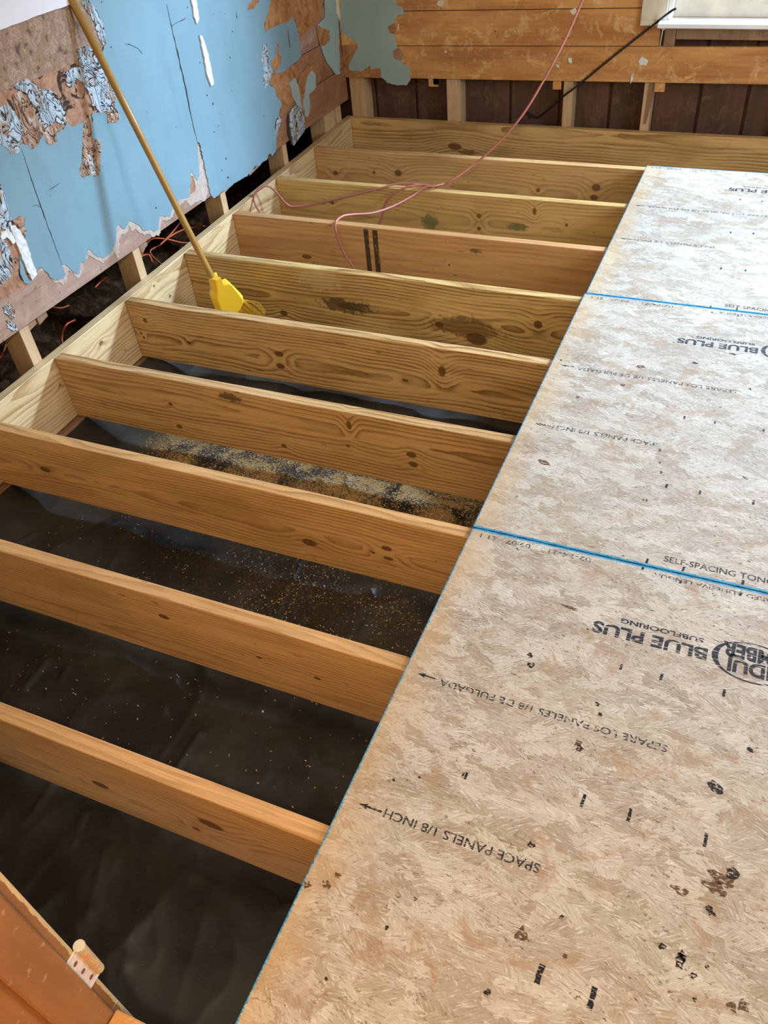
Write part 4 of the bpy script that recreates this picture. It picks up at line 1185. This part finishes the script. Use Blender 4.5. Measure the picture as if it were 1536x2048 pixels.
for L in (main, s1, s2, s3): bm_tube(bm, L, 0.0048, 8, 6)
tag(bm_obj('extension_cord', bm, M['cord'], None, True), 'thin dull red cord hanging from above and looped over the joists', 'cord')

blk = P1([(1352, 17, 4.02), (1340, 24, 4.03), (1300, 55, 4.095), (1230, 110, 4.10), (1165, 163, 4.102), (1138, 184, 4.112), (1120, 198, 4.135), (1105, 212, 4.16), (1085, 228, 4.19), (1072, 235, 4.20), (1055, 226, 4.215)])
tag(tube('black_cable', blk, 0.005, M['cord_black'], None, 8, 6), 'thin black cable running from the window sill down behind the studs', 'cable')

ocs = [[(330, 535), (300, 505), (320, 490), (345, 470), (372, 458), (410, 452)], [(280, 515), (300, 480), (330, 478), (370, 486), (395, 480)], [(320, 490), (340, 470), (360, 445), (366, 430)], [(305, 525), (298, 510), (285, 512), (270, 530)], [(150, 680), (128, 690), (124, 670), (132, 650), (150, 640)], [(0, 716), (8, 700), (12, 685), (10, 670)], [(190, 575), (205, 560), (215, 555), (216, 565)], [(105, 614), (122, 616), (138, 611)]]
oc = tag(empty('orange_cable', (-1.80, 2.3, -0.1)), 'tangled orange cable lying in the dirt behind the ledger', 'cable')
for L in ocs:
    Q = []
    for i, (u, v) in enumerate(L):
        Q.append(bp(u, v, 0, -1.80 - 0.012 * (i % 3)))
    rel(tube('cable_run', Q, 0.0035, M['cord_orange'], oc, 6, 5), (-1.80, 2.3, -0.1))
# end of the orange cord showing at the foot of the sixth joist
q = P1([(715, 664, 2.415), (745, 668, 2.412), (775, 672, 2.412), (805, 676, 2.415)])
for p in q: p.z = plastic_z(p.x, p.y) + 0.006
tag(tube('red_wire', q, 0.004, M['cord_orange'], None, 6, 4), 'short bright red wire lying at the foot of the knotty joist', 'wire')

# ------------------------------------------------------------------ door frame with hinge, lower left
door = tag(empty('door_1', (-0.2, 0, 0)), 'brown painted door jamb with an old hinge leaf at the lower left', 'door frame', kind='structure')
DO = Vector((-0.2, 0, 0))
def dbox(name, *a, mat='jamb', bev=0.0015, par=None):
    return rel(box(name, *a, M[mat], par or door, bev), DO if par is None else DO)
dbox('door_jamb', DX0 - 0.02, DX0, YF - 0.004, 0.030, 0.0006, DZ)
dbox('jamb_foot', DX0 - 0.02, DX0, -0.009, 0.030, -0.12, 0.0004)
dbox('stop_foot', DX0 + 0.0002, DX0 + 0.012, -0.009, 0.011, -0.12, 0.0004)
dbox('door_stop', DX0 + 0.0002, DX0 + 0.012, -0.053, 0.011, 0.0006, DZ, bev=0.003)
dbox('door_jamb', DX1, DX1 + 0.02, YF - 0.004, 0.030, 0.0194, DZ)
dbox('door_stop', DX1 - 0.012, DX1 - 0.0002, -0.053, 0.011, 0.0194, DZ, bev=0.003)
dbox('head_jamb', DX0 - 0.02, DX1 + 0.02, YF - 0.004, 0.030, DZ + 0.0005, DZ + 0.02)
hinge = empty('hinge', (DX0, 0.03, 0.17), parent=door)
hinge.matrix_parent_inverse = Matrix.Translation(-DO)
hz0, hz1 = 0.122, 0.212
HOO = Vector((DX0, 0.03, 0.17))
def hrel(o):
    o.matrix_parent_inverse = Matrix.Translation(-HOO)
    return o
bm = bmesh.new()
bm_box(bm, DX0 + 0.0002, DX0 + 0.0026, 0.0115, 0.036, 0.108, hz1 + 0.002, 0.0006)
hrel(bm_obj('hinge_leaf', bm, M['leaf'], hinge))
for i in range(5):
    a = hz0 + (hz1 - hz0) * i / 5
    b = hz0 + (hz1 - hz0) * (i + 1) / 5 - 0.0008
    bm = bmesh.new()
    bm_tube(bm, [(DX0 + 0.004, 0.0385, a), (DX0 + 0.004, 0.0385, b)], 0.0078, 14, 1)
    hrel(bm_obj('hinge_knuckle', bm, M['brass'] if i % 2 else M['jamb'], hinge))
bm = bmesh.new()
bm_tube(bm, [(DX0 + 0.004, 0.0385, hz1), (DX0 + 0.004, 0.0385, hz1 + 0.004)], 0.0088, 14, 1)
hrel(bm_obj('hinge_pin', bm, M['cream'], hinge))
for (y, z) in ((0.020, 0.192), (0.021, 0.160), (0.0235, 0.128)):
    bm = bmesh.new()
    bm_tube(bm, [(DX0 + 0.0024, y, z), (DX0 + 0.0031, y, z)], 0.0042, 10, 1)
    hrel(bm_obj('screw', bm, M['screw'], hinge))
# threshold joist cover under the jamb
tag(box('threshold_board', -0.186, 0.64, -0.155, 0.016, 0.0003, 0.0185, M['plank_b'], None, 0.002), 'old threshold board on the joist under the doorway', 'threshold')
bpy.data.objects['threshold_board'].location.z = 0.0

# ------------------------------------------------------------------ unseen hall lamp, added as warm fill on the joist faces
LX, LY, LZ = 0.50, -0.36, 1.86
lamp = tag(empty('fill_lamp', (LX, LY, ZC)), 'unseen warm bulb added in the hall to brighten the joist faces', 'lamp')
LO = Vector(lamp.location)
rel(tube('ceiling_rose', [(LX, LY, ZC), (LX, LY, ZC - 0.03)], 0.04, M['plaster'], lamp, 16, 1), LO)
rel(tube('lamp_cord', [(LX, LY, ZC - 0.03), (LX, LY, LZ + 0.11)], 0.003, M['cord_black'], lamp, 6, 1), LO)
rel(tube('socket', [(LX, LY, LZ + 0.11), (LX, LY, LZ + 0.05)], 0.02, M['cord_black'], lamp, 12, 1), LO)
t = NT('bulb glow')
t.t.links.new(t.n('Emission', {'Color': (1, 0.66, 0.34, 1), 'Strength': 20.0}).outputs[0], t.out.inputs[0])
bm = bmesh.new()
bmesh.ops.create_uvsphere(bm, u_segments=16, v_segments=10, radius=0.032, matrix=Matrix.Translation((LX, LY, LZ + 0.025)))
rel(bm_obj('bulb', bm, t.mat, lamp, True), LO)
pl = bpy.data.lights.new('fill_light', 'POINT')
pl.energy, pl.color, pl.shadow_soft_size = 52, (1.0, 0.80, 0.54), 0.05
po = bpy.data.objects.new('fill_light', pl)
po.location = (LX, LY, LZ - 0.07)
COL.objects.link(po)
